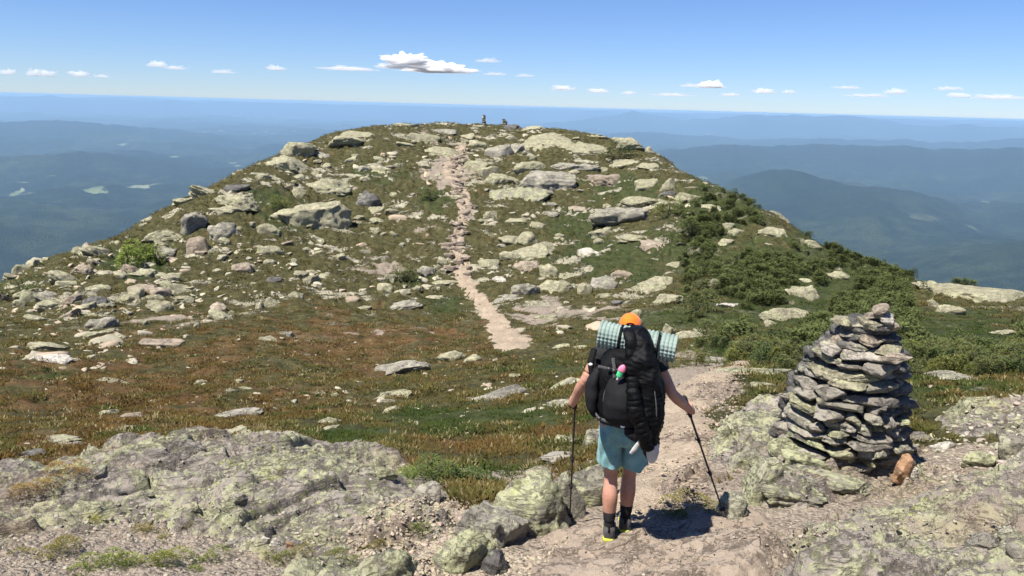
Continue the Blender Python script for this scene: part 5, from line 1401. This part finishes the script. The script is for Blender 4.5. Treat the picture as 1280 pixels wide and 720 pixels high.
def leg(hip, f, z, fwdk):
    kn = np.array([f[0] * 1.18 + (.0), (hip[1] + f[1]) / 2 + fwdk, .49 + z * .5]); an = np.array([f[0], f[1] - .03, .10 + z])
    mid = kn * .62 + an * .38 + np.array([0, -.028, 0])
    return [tube([hip, hip * .5 + kn * .5 + np.array([0, .01, 0]), kn + np.array([0, 0, .05]), kn, kn + (an - kn) * .13, mid, kn * .28 + an * .72 + np.array([0, -.008, 0]), an + np.array([0, 0, .04]), an], [.092, .078, .057, .052, .052, .062, .047, .033, .033], 40, 20),
            tube([an + np.array([0, 0, .02]), an + np.array([0, -.02, -.035])], [.036, .034], 8, 14), tube([an + np.array([0, -.02, -.05]), an + np.array([0, .10, -.06]), an + np.array([0, .17, -.07])], [.034, .036, .026], 12, 14)], an, kn
LL, anL, knL = leg(np.array([-.095, .0, .93]), LF, lz, .03); RL, anR, knR = leg(np.array([.095, .02, .93]), RF, rz, .05)
hd = np.array([.005, .13, 1.61])
torso = rings([(0, .0, .84, .10, .08), (0, 0, .88, .165, .115), (0, .0, .96, .172, .118), (0, .01, 1.06, .150, .105), (0, .03, 1.18, .162, .112), (0, .05, 1.30, .182, .120), (0, .065, 1.39, .190, .108), (0, .075, 1.445, .145, .085), (0, .085, 1.475, .075, .065), (0, .09, 1.49, .04, .04)], 36, 40)
head_parts = [tube([(0, .08, 1.42), (0, .095, 1.49), (0, .12, 1.57)], [.066, .057, .056], 10, 16), ell(hd + [0, -.01, .03], (.076, .098, .10), 4), ell(hd + [0, .045, -.045], (.060, .065, .07), 3),
              tube([hd + [0, .085, .012], hd + [0, .108, -.018], hd + [0, .100, -.032]], [.010, .014, .013], 8, 10), tube([hd + [-.024, .094, -.056], hd + [.0, .104, -.056], hd + [.024, .094, -.056]], [.006, .009, .006], 8, 8),
              ell(hd + [-.030, .078, .018], (.014, .012, .011), 2), ell(hd + [.030, .078, .018], (.014, .012, .011), 2), tube([hd + [-.05, .074, .036], hd + [-.03, .088, .040], hd + [-.012, .090, .036]], [.006, .008, .006], 6, 8), tube([hd + [.05, .074, .036], hd + [.03, .088, .040], hd + [.012, .090, .036]], [.006, .008, .006], 6, 8)]
for sx in (-1, 1): head_parts.append(ell(hd + [sx * .078, -.005, .0], (.010, .020, .032), 3, (0, 0, sx * -.3)))
armL = [tube([shL + [.03, 0, 0], shL, (shL + elL) / 2 + [-.01, 0, 0], elL, elL * .7 + wl * .3 + [-.006, 0, 0], elL * .2 + wl * .8, wl, hl * .4 + wl * .6], [.055, .055, .046, .039, .042, .031, .026, .024], 36, 18)]
armR = [tube([shR + [-.03, 0, 0], shR, (shR + elR) / 2 + [.01, 0, -.01], elR, elR * .7 + wr_ * .3 + [.004, 0, -.006], elR * .2 + wr_ * .8, wr_, hr * .4 + wr_ * .6], [.055, .055, .047, .040, .042, .031, .026, .024], 36, 18)]
body = remeshed('body', [torso] + head_parts + armL + armR + HL + HR + LL + RL, M['skin'], person, .0052, 3)

# clothes
cap = rings([(0, hd[1] - .01 - .005 * math.sin(q), 1.645 + .118 * math.sin(q) ** 1.05, .0885 * math.cos(q) ** .8 + .002, .111 * math.cos(q) ** .8 + .002) for q in np.linspace(0, 1.55, 16)], 40, 30)
co_ = obj('cap', mesh_from('cap', *cap), M['orange'], person, loc=(hd[0], 0, -.022)); co_['label'] = 'orange baseball cap'
br = tube([(hd[0] - .06, hd[1] + .09, 1.665), (hd[0], hd[1] + .16, 1.648), (hd[0] + .06, hd[1] + .09, 1.665)], [(.03, .006), (.055, .006), (.03, .006)], 16, 14, ref=(0, 1, -.25)); obj('brim', mesh_from('brim', *br), M['orange'], co_, loc=(-hd[0], 0, 0))
# dark arched closure on the back of the cap, with its strap
arch = tube([(math.sin(t) * .041, hd[1] - .012 - .1085 * math.cos(t * .42), 1.675 + .042 * math.cos(t)) for t in np.linspace(-1.5, 1.5, 13)], [.0055] * 13, 26, 8)
obj('back_opening', mesh_from('back_opening', *arch), M['black_nylon'], co_)
gap_ = ell((0, hd[1] - .106, 1.682), (.034, .016, .026), 3); obj('gap_patch', mesh_from('gap_patch', *gap_), M['hair'], co_)
hr_ = rings([(hd[0], hd[1] - .035, 1.55, .052, .055), (hd[0], hd[1] - .03, 1.59, .074, .078), (hd[0], hd[1] - .024, 1.63, .083, .090), (hd[0], hd[1] - .02, 1.67, .084, .098)], 32, 16); hv = wrinkle(hr_[0], .006, 60, 2, (1, 1, .2)); obj('hair', mesh_from('hair', hv, hr_[1]), M['hair'], person)
sh = [rings([(0, 0, .93, .190, .135), (0, .0, 1.0, .186, .134), (0, .02, 1.12, .178, .130), (0, .04, 1.25, .190, .134), (0, .06, 1.37, .208, .128), (0, .07, 1.435, .175, .110), (0, .08, 1.475, .090, .080)], 36, 30),
      tube([shL + [.05, 0, .005], shL + [-.005, 0, .01], shL * .62 + elL * .38], [.07, .073, .069], 14, 18), tube([shR + [-.05, 0, .005], shR + [.005, 0, .01], shR * .62 + elR * .38], [.07, .073, .069], 14, 18)]
remeshed('shirt', sh, M['dark_grey_cloth'], person, .007, 3, lambda V: wrinkle(V, .008, 14, 1, (1, 1, .6)))
# shorts: hips, two flared legs with a slit at the sides
sl_ = [rings([(0, 0, 1.00, .166, .124), (0, -.0, .95, .174, .134), (0, -.005, .88, .179, .140), (0, -.004, .80, .176, .132), (0, 0, .76, .15, .10)], 40, 20),
       rings([(-.086, -.004, .86, .094, .120), (-.088, -.006, .77, .094, .114), (-.089, -.010, .69, .093, .110), (-.090, -.012, .60 + lz * .5, .096, .110)], 32, 20), rings([(.086, .010, .86, .094, .120), (.090, .016, .77, .094, .114), (.092, .024, .69, .094, .110), (.093, .030, .575 + rz * .5, .097, .110)], 32, 20)]
def shorts_fn(V):
    V = wrinkle(V, .024, 12, 4, (1.2, 1.2, .4)); V = wrinkle(V, .014, 27, 9, (1, 1, .35))
    m = sstep(.70, .61, V[:, 2]); V[:, 2] += m * (.006 * np.sin(V[:, 0] * 31) + .020 * np.exp(-((np.abs(V[:, 0]) - .19) / .025) ** 2)); return V
remeshed('shorts', sl_, M['teal'], person, .007, 3, shorts_fn)
for sx, an, kn, f, z in ((-1, anL, knL, LF, lz), (1, anR, knR, RF, rz)):
    top = an + (kn - an) * .32 + np.array([0, -.012, 0]); so_ = tube([top, an * .5 + top * .5 + np.array([0, -.006, 0]), an + [0, 0, .06], an + [0, -.004, .02], an + [0, -.006, .0]], [.050, .045, .0385, .038, .036], 26, 20)
    obj('sock', mesh_from('sock', wrinkle(so_[0], .002, 50, sx), so_[1]), M['sock'], person)
    def shoe_ring(y, w, z0, z1, seg=18):
        th = np.linspace(0, 2 * math.pi, seg, endpoint=False); c, s = np.cos(th), np.sin(th)
        return np.stack([f[0] + np.sign(c) * np.abs(c) ** .75 * w, np.full(seg, f[1] + y), z + (z0 + z1) / 2 + np.sign(s) * np.abs(s) ** .7 * (z1 - z0) / 2], 1)
    def shoe_loft(rows, name, mat, par):
        R_ = np.array([shoe_ring(*q) for q in rows]); m, sg_ = R_.shape[:2]; V = np.concatenate([R_.reshape(-1, 3), [R_[0].mean(0)], [R_[-1].mean(0)]])
        i = np.arange(m * sg_).reshape(m, sg_); j = np.roll(i, -1, 1)
        return obj(name, mesh_from(name, V, [np.stack([i[:-1].ravel(), j[:-1].ravel(), j[1:].ravel(), i[1:].ravel()], 1), np.stack([np.full(sg_, m * sg_), j[0], i[0]], 1), np.stack([np.full(sg_, m * sg_ + 1), i[-1], j[-1]], 1)]), mat, par)
    up = shoe_loft([(-.092, .022, .03, .085), (-.086, .036, .025, .112), (-.060, .046, .022, .126), (-.01, .048, .022, .122), (.04, .046, .022, .095), (.10, .051, .022, .078), (.16, .048, .022, .062), (.20, .032, .024, .048), (.212, .012, .028, .040)], 'shoe', M['shoe'], person)
    shoe_loft([(-.106, .022, .010, .036), (-.096, .040, .006, .040), (-.05, .046, .006, .043), (.04, .047, .008, .036), (.11, .055, .006, .034), (.17, .051, .008, .034), (.21, .034, .014, .036), (.224, .014, .022, .034)], 'sole', M['sole'], up)
    shoe_loft([(-.090, .020, -.006, .008), (-.05, .042, -.008, .007), (.04, .043, -.006, .009), (.11, .051, -.008, .008), (.17, .046, -.006, .010), (.205, .026, .002, .016)], 'tread', M['tread'], up)
    lp = tube([(f[0], f[1] - .086, z + .09), (f[0], f[1] - .102, z + .11), (f[0], f[1] - .084, z + .13)], [.007, .006, .007], 8, 8); obj('heel_loop', mesh_from('heel_loop', *lp), M['black_nylon'], up)

# ------------------------------------------------------------------ backpack and what hangs on it
pack = thing('backpack', 'big black backpack with bulging charcoal mesh pocket on the hiker\'s back', 'backpack', FT, (0, 0, -FA)); pack.scale = (HS,) * 3
bag = rings([(.02, -.22, 1.00, .13, .09), (.02, -.235, 1.03, .185, .125), (.02, -.245, 1.12, .215, .140), (.02, -.245, 1.25, .222, .145), (.015, -.235, 1.38, .215, .140), (.015, -.215, 1.48, .195, .130), (.01, -.195, 1.55, .16, .11), (.01, -.18, 1.585, .10, .07)], 48, 44, 2.6)
bv = wrinkle(wrinkle(bag[0], .026, 6, 3), .014, 15, 6, (1, 1, 1.6)); obj('main_bag', mesh_from('main_bag', bv, bag[1]), M['black_nylon'], pack)
pk = rings([(-.01, -.345, 1.03, .06, .02), (-.0, -.365, 1.06, .115, .06), (.005, -.38, 1.13, .150, .095), (.0, -.385, 1.22, .155, .105), (-.005, -.375, 1.31, .138, .090), (-.01, -.355, 1.38, .105, .060), (-.01, -.335, 1.43, .055, .02)], 44, 40, 2.0)
pv = wrinkle(wrinkle(pk[0], .014, 8, 5, (1, 1, .7)), .005, 26, 2, (1, 1, .25)); obj('mesh_pocket', mesh_from('mesh_pocket', pv, pk[1]), M['charcoal_mesh'], pack)
for sx, bulge in ((-1, 1.0), (1, .8)):
    sp = rings([(sx * .205, -.21, 1.06, .03, .07), (sx * .225, -.21, 1.12, .052 * bulge, .10), (sx * .235, -.20, 1.22, .060 * bulge, .11), (sx * .225, -.19, 1.33, .045, .10), (sx * .20, -.19, 1.40, .02, .07)], 28, 24, 2.3)
    obj('side_pocket', mesh_from('side_pocket', wrinkle(sp[0], .012, 12, sx * 3), sp[1]), M['charcoal_mesh'] if sx < 0 else M['black_nylon'], pack)
    st = tube([(sx * .09, -.12, 1.50), (sx * .13, -.03, 1.545), (sx * .14, .10, 1.52), (sx * .135, .19, 1.40), (sx * .15, .16, 1.24), (sx * .17, .02, 1.12), (sx * .15, -.12, 1.08)], [(.030, .010)] * 7, 40, 12, ref=(1, 0, 0)); obj('shoulder_strap', mesh_from('shoulder_strap', *st), M['black_nylon'], pack)
    hb = tube([(sx * .12, -.15, 1.03), (sx * .20, -.05, 1.035), (sx * .205, .06, 1.02), (sx * .10, .16, 1.0), (0, .17, .995)], [(.045, .012), (.042, .012), (.038, .012), (.02, .008), (.015, .006)], 30, 12, ref=(0, 0, 1)); obj('hip_belt', mesh_from('hip_belt', *hb), M['black_nylon'], pack)
    cs_ = tube([(sx * .215, -.16, 1.42), (sx * .17, -.33, 1.40), (sx * .10, -.385, 1.33)], [(.010, .003)] * 3, 20, 8, ref=(0, 0, 1)); obj('compression_strap', mesh_from('compression_strap', *cs_), M['black_nylon'], pack)
ls = tube([(-.245, -.05, 1.50), (-.262, -.12, 1.42), (-.255, -.16, 1.34)], [(.022, .008), (.026, .010), (.014, .006)], 16, 10, ref=(1, 0, 0)); lo_ = obj('load_strap', mesh_from('load_strap', *ls), M['black_nylon'], pack)
bk = ell((-.262, -.135, 1.405), (.016, .012, .012), 3); obj('buckle', mesh_from('buckle', *bk), M['reflective'], lo_)
tb = mesh_from('reflective_tab', np.array([(-.018, 0, .008), (.018, 0, .008), (.010, 0, -.008), (-.010, 0, -.008), (-.018, .004, .008), (.018, .004, .008), (.010, .004, -.008), (-.010, .004, -.008)]), np.array([(0, 3, 2, 1), (4, 5, 6, 7), (0, 1, 5, 4), (1, 2, 6, 5), (2, 3, 7, 6), (3, 0, 4, 7)]), False); obj('reflective_tab', tb, M['reflective'], pack, loc=(-.005, -.428, 1.065))

for (pts, bp) in (([(-.20, -.30, 1.45), (-.08, -.372, 1.455), (.06, -.365, 1.46)], (-.12, -.362, 1.455)), ([(-.225, -.24, 1.10), (-.17, -.36, 1.085), (-.10, -.40, 1.08)], (-.17, -.366, 1.085)), ([(-.10, -.335, 1.53), (-.085, -.37, 1.47), (-.08, -.385, 1.40)], (-.085, -.378, 1.45))):
    w_ = tube(pts, [(.011, .003)] * 3, 22, 8, ref=(0, 0, 1) if abs(pts[0][2] - pts[2][2]) < .1 else (1, 0, 0)); wo_ = obj('webbing', mesh_from('webbing', *w_), M['grey_strap'], pack)
    b_ = ell(bp, (.020, .010, .015), 3); obj('buckle', mesh_from('buckle', *b_), M['metal_dark'], wo_)
pi_ = tube([(math.sin(t) * .150 - .0, -.372 + .028 * math.cos(t) * 0 - .01 * math.cos(t), 1.235 + .20 * -math.cos(t)) for t in np.linspace(-2.6, 2.6, 25)], [.004] * 25, 60, 8); obj('pocket_piping', mesh_from('pocket_piping', *pi_), M['grey_strap'], pack)
# rolled foam pad across the top: ridged egg-box foam, wound in a spiral
def pad_roll():
    n, seg, L, R0 = 120, 72, .55, .086; xs = np.linspace(-L / 2, L / 2, n); th = np.linspace(0, 2 * math.pi, seg, endpoint=False)
    X, T = np.meshgrid(xs, th, indexing='ij')
    cell = np.abs(np.sin(X * math.pi / .028)) ** .5 * np.abs(np.sin(T * 11)) ** .5
    Rr = R0 + .016 * cell + .004 * np.cos(T - 1) + .004 * noise3(X * 8, np.cos(T) * 2, np.sin(T) * 2)
    V = np.stack([X, np.cos(T) * Rr, np.sin(T) * Rr], -1).reshape(-1, 3)
    i = np.arange(n * seg).reshape(n, seg); j = np.roll(i, -1, 1)
    fs = [np.stack([i[:-1].ravel(), j[:-1].ravel(), j[1:].ravel(), i[1:].ravel()], 1)]
    V = list(V)
    for e, k in ((0, -1), (n - 1, 1)):      # spiral end: rings stepping in and out
        prev = i[e]
        for q, (rr, dx) in enumerate(((.086, 0), (.083, -.010), (.066, -.010), (.063, .0), (.046, 0), (.043, -.010), (.028, -.010), (.025, 0.0))):
            b0 = len(V); V += [np.array([xs[e] + k * dx, math.cos(t) * rr, math.sin(t) * rr]) for t in th]; cur = np.arange(b0, b0 + seg)
            a_, b_ = prev, cur; f = np.stack([a_, np.roll(a_, -1), np.roll(b_, -1), b_], 1); fs.append(f if k > 0 else f[:, ::-1]); prev = cur
        c0 = len(V); V.append(np.array([xs[e] - k * .03, 0, 0])); f = np.stack([prev, np.roll(prev, -1), np.full(seg, c0)], 1); fs.append(f if k > 0 else f[:, ::-1])
    return np.array(V), fs
PV, PF = pad_roll(); pp = toW((.06, -.17, 1.61))
pr = obj('sleeping_pad', mesh_from('sleeping_pad', PV, PF), M['pad'], loc=pp, rot=Euler((0, R(9), -FA)).to_matrix().to_euler() if False else (Matrix.Rotation(-FA, 3, 'Z') @ Matrix.Rotation(R(6), 3, 'Y') @ Matrix.Rotation(R(-6), 3, 'Z')).to_euler())
pr.scale = (HS,) * 3; tag(pr, 'rolled sage green foam sleeping pad strapped across the top of the backpack', 'sleeping pad')
for dx in (-.12, .15):
    t_ = np.linspace(0, 2 * math.pi, 33); st = tube([(dx, math.cos(q) * .103, math.sin(q) * .103) for q in t_], [(.010, .002)] * 33, 64, 8, ref=(1, 0, 0)); obj('pad_strap', mesh_from('pad_strap', *st), M['black_nylon'], pr)

# quilted jacket hung over the pack, hood up at the top, sleeve hanging to the right
jk = thing('quilted_jacket', 'black quilted jacket draped over the right half of the backpack', 'jacket', FT, (0, 0, -FA)); jk.scale = (HS,) * 3
def quilt(V, pitch=.05, amp=.012, seed=1.0):
    c = V.mean(0); z = V[:, 2] + .02 * noise3(V[:, 0] * 6 + seed, V[:, 1] * 6, V[:, 2] * 6) + .10 * V[:, 0]
    q = np.abs(np.sin(z * math.pi / pitch)) ** .55
    cx = np.interp(V[:, 2], _jz, _jx); cy = np.interp(V[:, 2], _jz, _jy)
    d = np.stack([V[:, 0] - cx, V[:, 1] - cy, 0 * cx], 1); d /= np.linalg.norm(d, axis=1)[:, None] + 1e-6
    return V + d * (amp * (q - .6))[:, None]
jb = [(.215, -.36, .82, .030, .03), (.215, -.37, .87, .062, .04), (.20, -.385, .95, .085, .055), (.185, -.395, 1.05, .105, .065), (.17, -.395, 1.15, .12, .075), (.155, -.385, 1.25, .13, .085), (.14, -.37, 1.35, .137, .09), (.125, -.345, 1.45, .14, .10), (.105, -.315, 1.55, .13, .11), (.09, -.275, 1.64, .105, .10), (.08, -.24, 1.70, .08, .08), (.075, -.22, 1.735, .045, .045)]
_jz = np.array([q[2] for q in jb]); _jx = np.array([q[0] for q in jb]); _jy = np.array([q[1] for q in jb])
jb = [(q[0] - .01, q[1], q[2], q[3] * .88, q[4]) for q in jb]; J = rings(jb, 64, 150, 2.2); jv = quilt(J[0], .034, .0055); jv = wrinkle(jv, .034, 7, 8, (1, 1, .8)); jv = wrinkle(jv, .016, 17, 3, (1, 1, .7)); jv = wrinkle(jv, .006, 45, 3); obj('jacket_body', mesh_from('jacket_body', jv, J[1]), M['puffy'], jk)
hdv = tube([(-.015, -.24, 1.715), (.0, -.30, 1.70), (.03, -.34, 1.64), (.02, -.36, 1.56), (.03, -.38, 1.47)], [(.032, .02), (.045, .025), (.045, .03), (.035, .03), (.02, .02)], 60, 20, ref=(1, 0, 0)); obj('hood', mesh_from('hood', wrinkle(hdv[0], .014, 16, 5), hdv[1]), M['puffy'], jk)
sp_ = np.array([(.04, -.435, 1.44), (.05, -.470, 1.33), (.075, -.485, 1.22), (.115, -.485, 1.11), (.155, -.47, 1.01), (.185, -.45, .93)])
S = tube(sp_, [.035, .052, .055, .052, .048, .036], 120, 26); tt = np.repeat(np.linspace(0, 1, 120), 26); sv = S[0].copy(); cP, _ = resample(sp_, [1] * 6, 120); cR = np.repeat(cP, 26, 0)
sv[:120 * 26] = cR + (sv[:120 * 26] - cR) * (1 + .10 * (np.abs(np.sin(tt * math.pi * 14)) ** .55 - .6))[:, None]; obj('sleeve', mesh_from('sleeve', wrinkle(wrinkle(sv, .016, 14, 4), .006, 40, 1), S[1]), M['puffy'], jk)
zp = tube([(.195, -.475, 1.36), (.212, -.482, 1.27), (.22, -.485, 1.18)], [.003, .0035, .003], 12, 8); obj('zipper', mesh_from('zipper', *zp), M['grey_strap'], jk)

# little bottle in a pink holder
bt = thing('hand_gel_bottle', 'small green bottle in a pink holder clipped to the backpack', 'bottle', FT, (0, 0, -FA)); bt.scale = (HS,) * 3
b1 = rings([(0, 0, .0, .012, .010), (0, 0, .008, .021, .014), (0, 0, .045, .022, .015), (0, 0, .062, .012, .010)], 20, 16); o_ = obj('bottle_body', mesh_from('bottle_body', *b1), M['green_plastic'], bt, loc=(-.055, -.43, 1.425), rot=(0, .35, 0))
b2 = rings([(0, 0, .050, .026, .019), (0, 0, .066, .026, .019), (0, 0, .085, .020, .015), (0, 0, .098, .006, .006)], 20, 14); obj('holder', mesh_from('holder', *b2), M['pink_plastic'], bt, loc=(-.055, -.43, 1.425), rot=(0, .35, 0))
b3 = rings([(0, 0, -.020, .007, .007), (0, 0, -.004, .009, .008), (0, 0, .003, .009, .008)], 16, 10); obj('flip_cap', mesh_from('flip_cap', *b3), M['white_cloth'], bt, loc=(-.055, -.43, 1.425), rot=(0, .35, 0))
# pale pieces dangling below the pack
tw = tube([(.16, -.42, 1.06), (.13, -.425, .985), (.085, -.42, .90), (.06, -.415, .865)], [(.008, .006), (.011, .008), (.020, .011), (.010, .006)], 30, 12, ref=(1, 0, 0))
o_ = obj('hanging_strap', mesh_from('hanging_strap', wrinkle(tw[0], .003, 30), tw[1]), M['white_cloth'], loc=FT, rot=(0, 0, -FA)); o_.scale = (HS,) * 3; tag(o_, 'pale grey strap with a rounded end hanging below the backpack', 'strap')
cl = rings([(.19, -.40, 1.02, .022, .02), (.205, -.405, .96, .040, .030), (.215, -.405, .89, .046, .034), (.215, -.40, .83, .036, .028), (.21, -.395, .80, .016, .014)], 28, 30)
o_ = obj('hanging_pouch', mesh_from('hanging_pouch', wrinkle(cl[0], .010, 18, 2, (1, 1, .5)), cl[1]), M['white_cloth'], loc=FT, rot=(0, 0, -FA)); o_.scale = (HS,) * 3; tag(o_, 'crumpled white cloth pouch hanging under the jacket sleeve', 'pouch')
pn = rings([(.11, -.395, 1.045, .11, .02), (.13, -.40, 1.0, .12, .025), (.16, -.40, .95, .085, .02), (.19, -.40, .92, .04, .012)], 28, 20)
obj('bottom_flap', mesh_from('bottom_flap', wrinkle(pn[0], .008, 20), pn[1]), M['charcoal_mesh'], pack)

# ------------------------------------------------------------------ trekking poles
def pole(h, tip, ax, label):
    root = thing('trekking_pole', label, 'trekking pole', toW(tip), (0, 0, -FA)); root.scale = (HS,) * 3; v = h - tip; Ln = np.linalg.norm(v)
    P = lambda t: ax * t
    def part(name, pts, rad, mat, n=14, seg=12, par=root): m_ = tube(pts, rad, n, seg); return obj(name, mesh_from(name, *m_), mat, par)
    part('tip', [P(-.01), P(.02), P(.07)], [.003, .005, .007], M['metal'])
    part('basket', [P(.062), P(.066), P(.072), P(.082)], [.012, .028, .028, .010], M['tread'], 8, 20)
    part('lower_shaft', [P(.07), P(.42)], [.0065, .0068], M['metal_dark'])
    part('middle_shaft', [P(.40), P(.72)], [.0078, .0078], M['metal_dark'])
    part('upper_shaft', [P(.70), P(Ln - .05)], [.0088, .0088], M['metal_dark'])
    for t in (.41, .71):
        k = part('flick_lock', [P(t - .022), P(t - .018), P(t + .018), P(t + .022)], [.010, .0135, .0135, .010], M['tread'], 8, 14)
        s, w = frame(ax); lv = tube([P(t) + s * .012, P(t + .02) + s * .020, P(t + .035) + s * .014], [.004, .005, .003], 8, 8); obj('lever', mesh_from('lever', *lv), M['metal_dark'], k)
    g = part('grip', [P(Ln - .075), P(Ln - .05), P(Ln - .02), P(Ln + .02), P(Ln + .055), P(Ln + .085), P(Ln + .105), P(Ln + .115)], [.013, .017, .0175, .0165, .019, .0225, .021, .010], M['cork'], 26, 18)
    s, w = frame(ax); side = -1 if h[0] < 0 else 1
    a0 = P(Ln + .09); lp = tube([a0, a0 + np.array([side * .028, -.02, -.05]), a0 + np.array([side * .045, -.03, -.11]), a0 + np.array([side * .022, -.025, -.12]), a0 + np.array([0.0, -.02, -.05])], [(.009, .002)] * 5, 36, 8, ref=(0, 1, 0)); obj('wrist_strap', mesh_from('wrist_strap', *lp), M['black_nylon'], root)
pole(hl, tipL, axL, 'black trekking pole planted upright in the hiker\'s left hand')
pole(hr, tipR, axR, 'black trekking pole slanting outward in the hiker\'s right hand')
EXPOSURE = 0.8
# ------------------------------------------------------------------ light, sky, camera
SUN_EL, SUN_AZ = R(62), R(-128)     # azimuth from +Y (away from the camera) towards +X
to_sun = Vector((math.sin(SUN_AZ) * math.cos(SUN_EL), math.cos(SUN_AZ) * math.cos(SUN_EL), math.sin(SUN_EL)))
sl = bpy.data.lights.new('sun', 'SUN'); sl.energy = 5.0; sl.angle = R(0.53); sl.color = (1.0, 0.955, 0.88)
so = bpy.data.objects.new('sun', sl); COL.objects.link(so); so.location = (0, 0, 200)
so.rotation_euler = to_sun.to_track_quat('Z', 'Y').to_euler()
wd = bpy.data.worlds.new('World'); SC.world = wd; wd.use_nodes = True
wt = wd.node_tree; wt.nodes.clear()
sky = wt.nodes.new('ShaderNodeTexSky'); sky.sky_type = 'NISHITA'; sky.sun_disc = False
sky.sun_elevation = SUN_EL; sky.sun_rotation = SUN_AZ; sky.altitude = 1500; sky.air_density = 1.0; sky.dust_density = 0.0; sky.ozone_density = 3.0
bg = wt.nodes.new('ShaderNodeBackground'); bg.inputs[1].default_value = 0.058
wo = wt.nodes.new('ShaderNodeOutputWorld')
tint = wt.nodes.new('ShaderNodeMix'); tint.data_type = 'RGBA'; tint.blend_type = 'MULTIPLY'; tint.inputs[0].default_value = 1
tint.inputs[7].default_value = (0.80, 0.97, 1.34, 1)
wt.links.new(sky.outputs[0], tint.inputs[6]); wt.links.new(tint.outputs[2], bg.inputs[0]); wt.links.new(bg.outputs[0], wo.inputs[0])
cd = bpy.data.cameras.new('camera'); cd.sensor_fit = 'HORIZONTAL'; cd.sensor_width = 36; cd.lens = 36 * F / 1280
cd.clip_start = 0.05; cd.clip_end = 300000
co = bpy.data.objects.new('camera', cd); COL.objects.link(co)
mw = Matrix(((RIGHT[0], UP[0], -FWD[0], 0), (RIGHT[1], UP[1], -FWD[1], 0), (RIGHT[2], UP[2], -FWD[2], 0), (0, 0, 0, 1)))
co.matrix_world = mw; SC.camera = co
vs = SC.view_settings; vs.view_transform = 'Standard'; vs.look = 'None'; vs.exposure = EXPOSURE; vs.gamma = 1; vs.use_curve_mapping = False
SC.render.engine = 'CYCLES'
cy = SC.cycles; cy.use_denoising = True; cy.denoiser = 'OPENIMAGEDENOISE'; cy.denoising_prefilter = 'ACCURATE'
cy.max_bounces = 18; cy.diffuse_bounces = 3; cy.glossy_bounces = 2; cy.transmission_bounces = 2; cy.volume_bounces = 16; cy.transparent_max_bounces = 8
cy.use_adaptive_sampling = True; cy.adaptive_threshold = 0.02
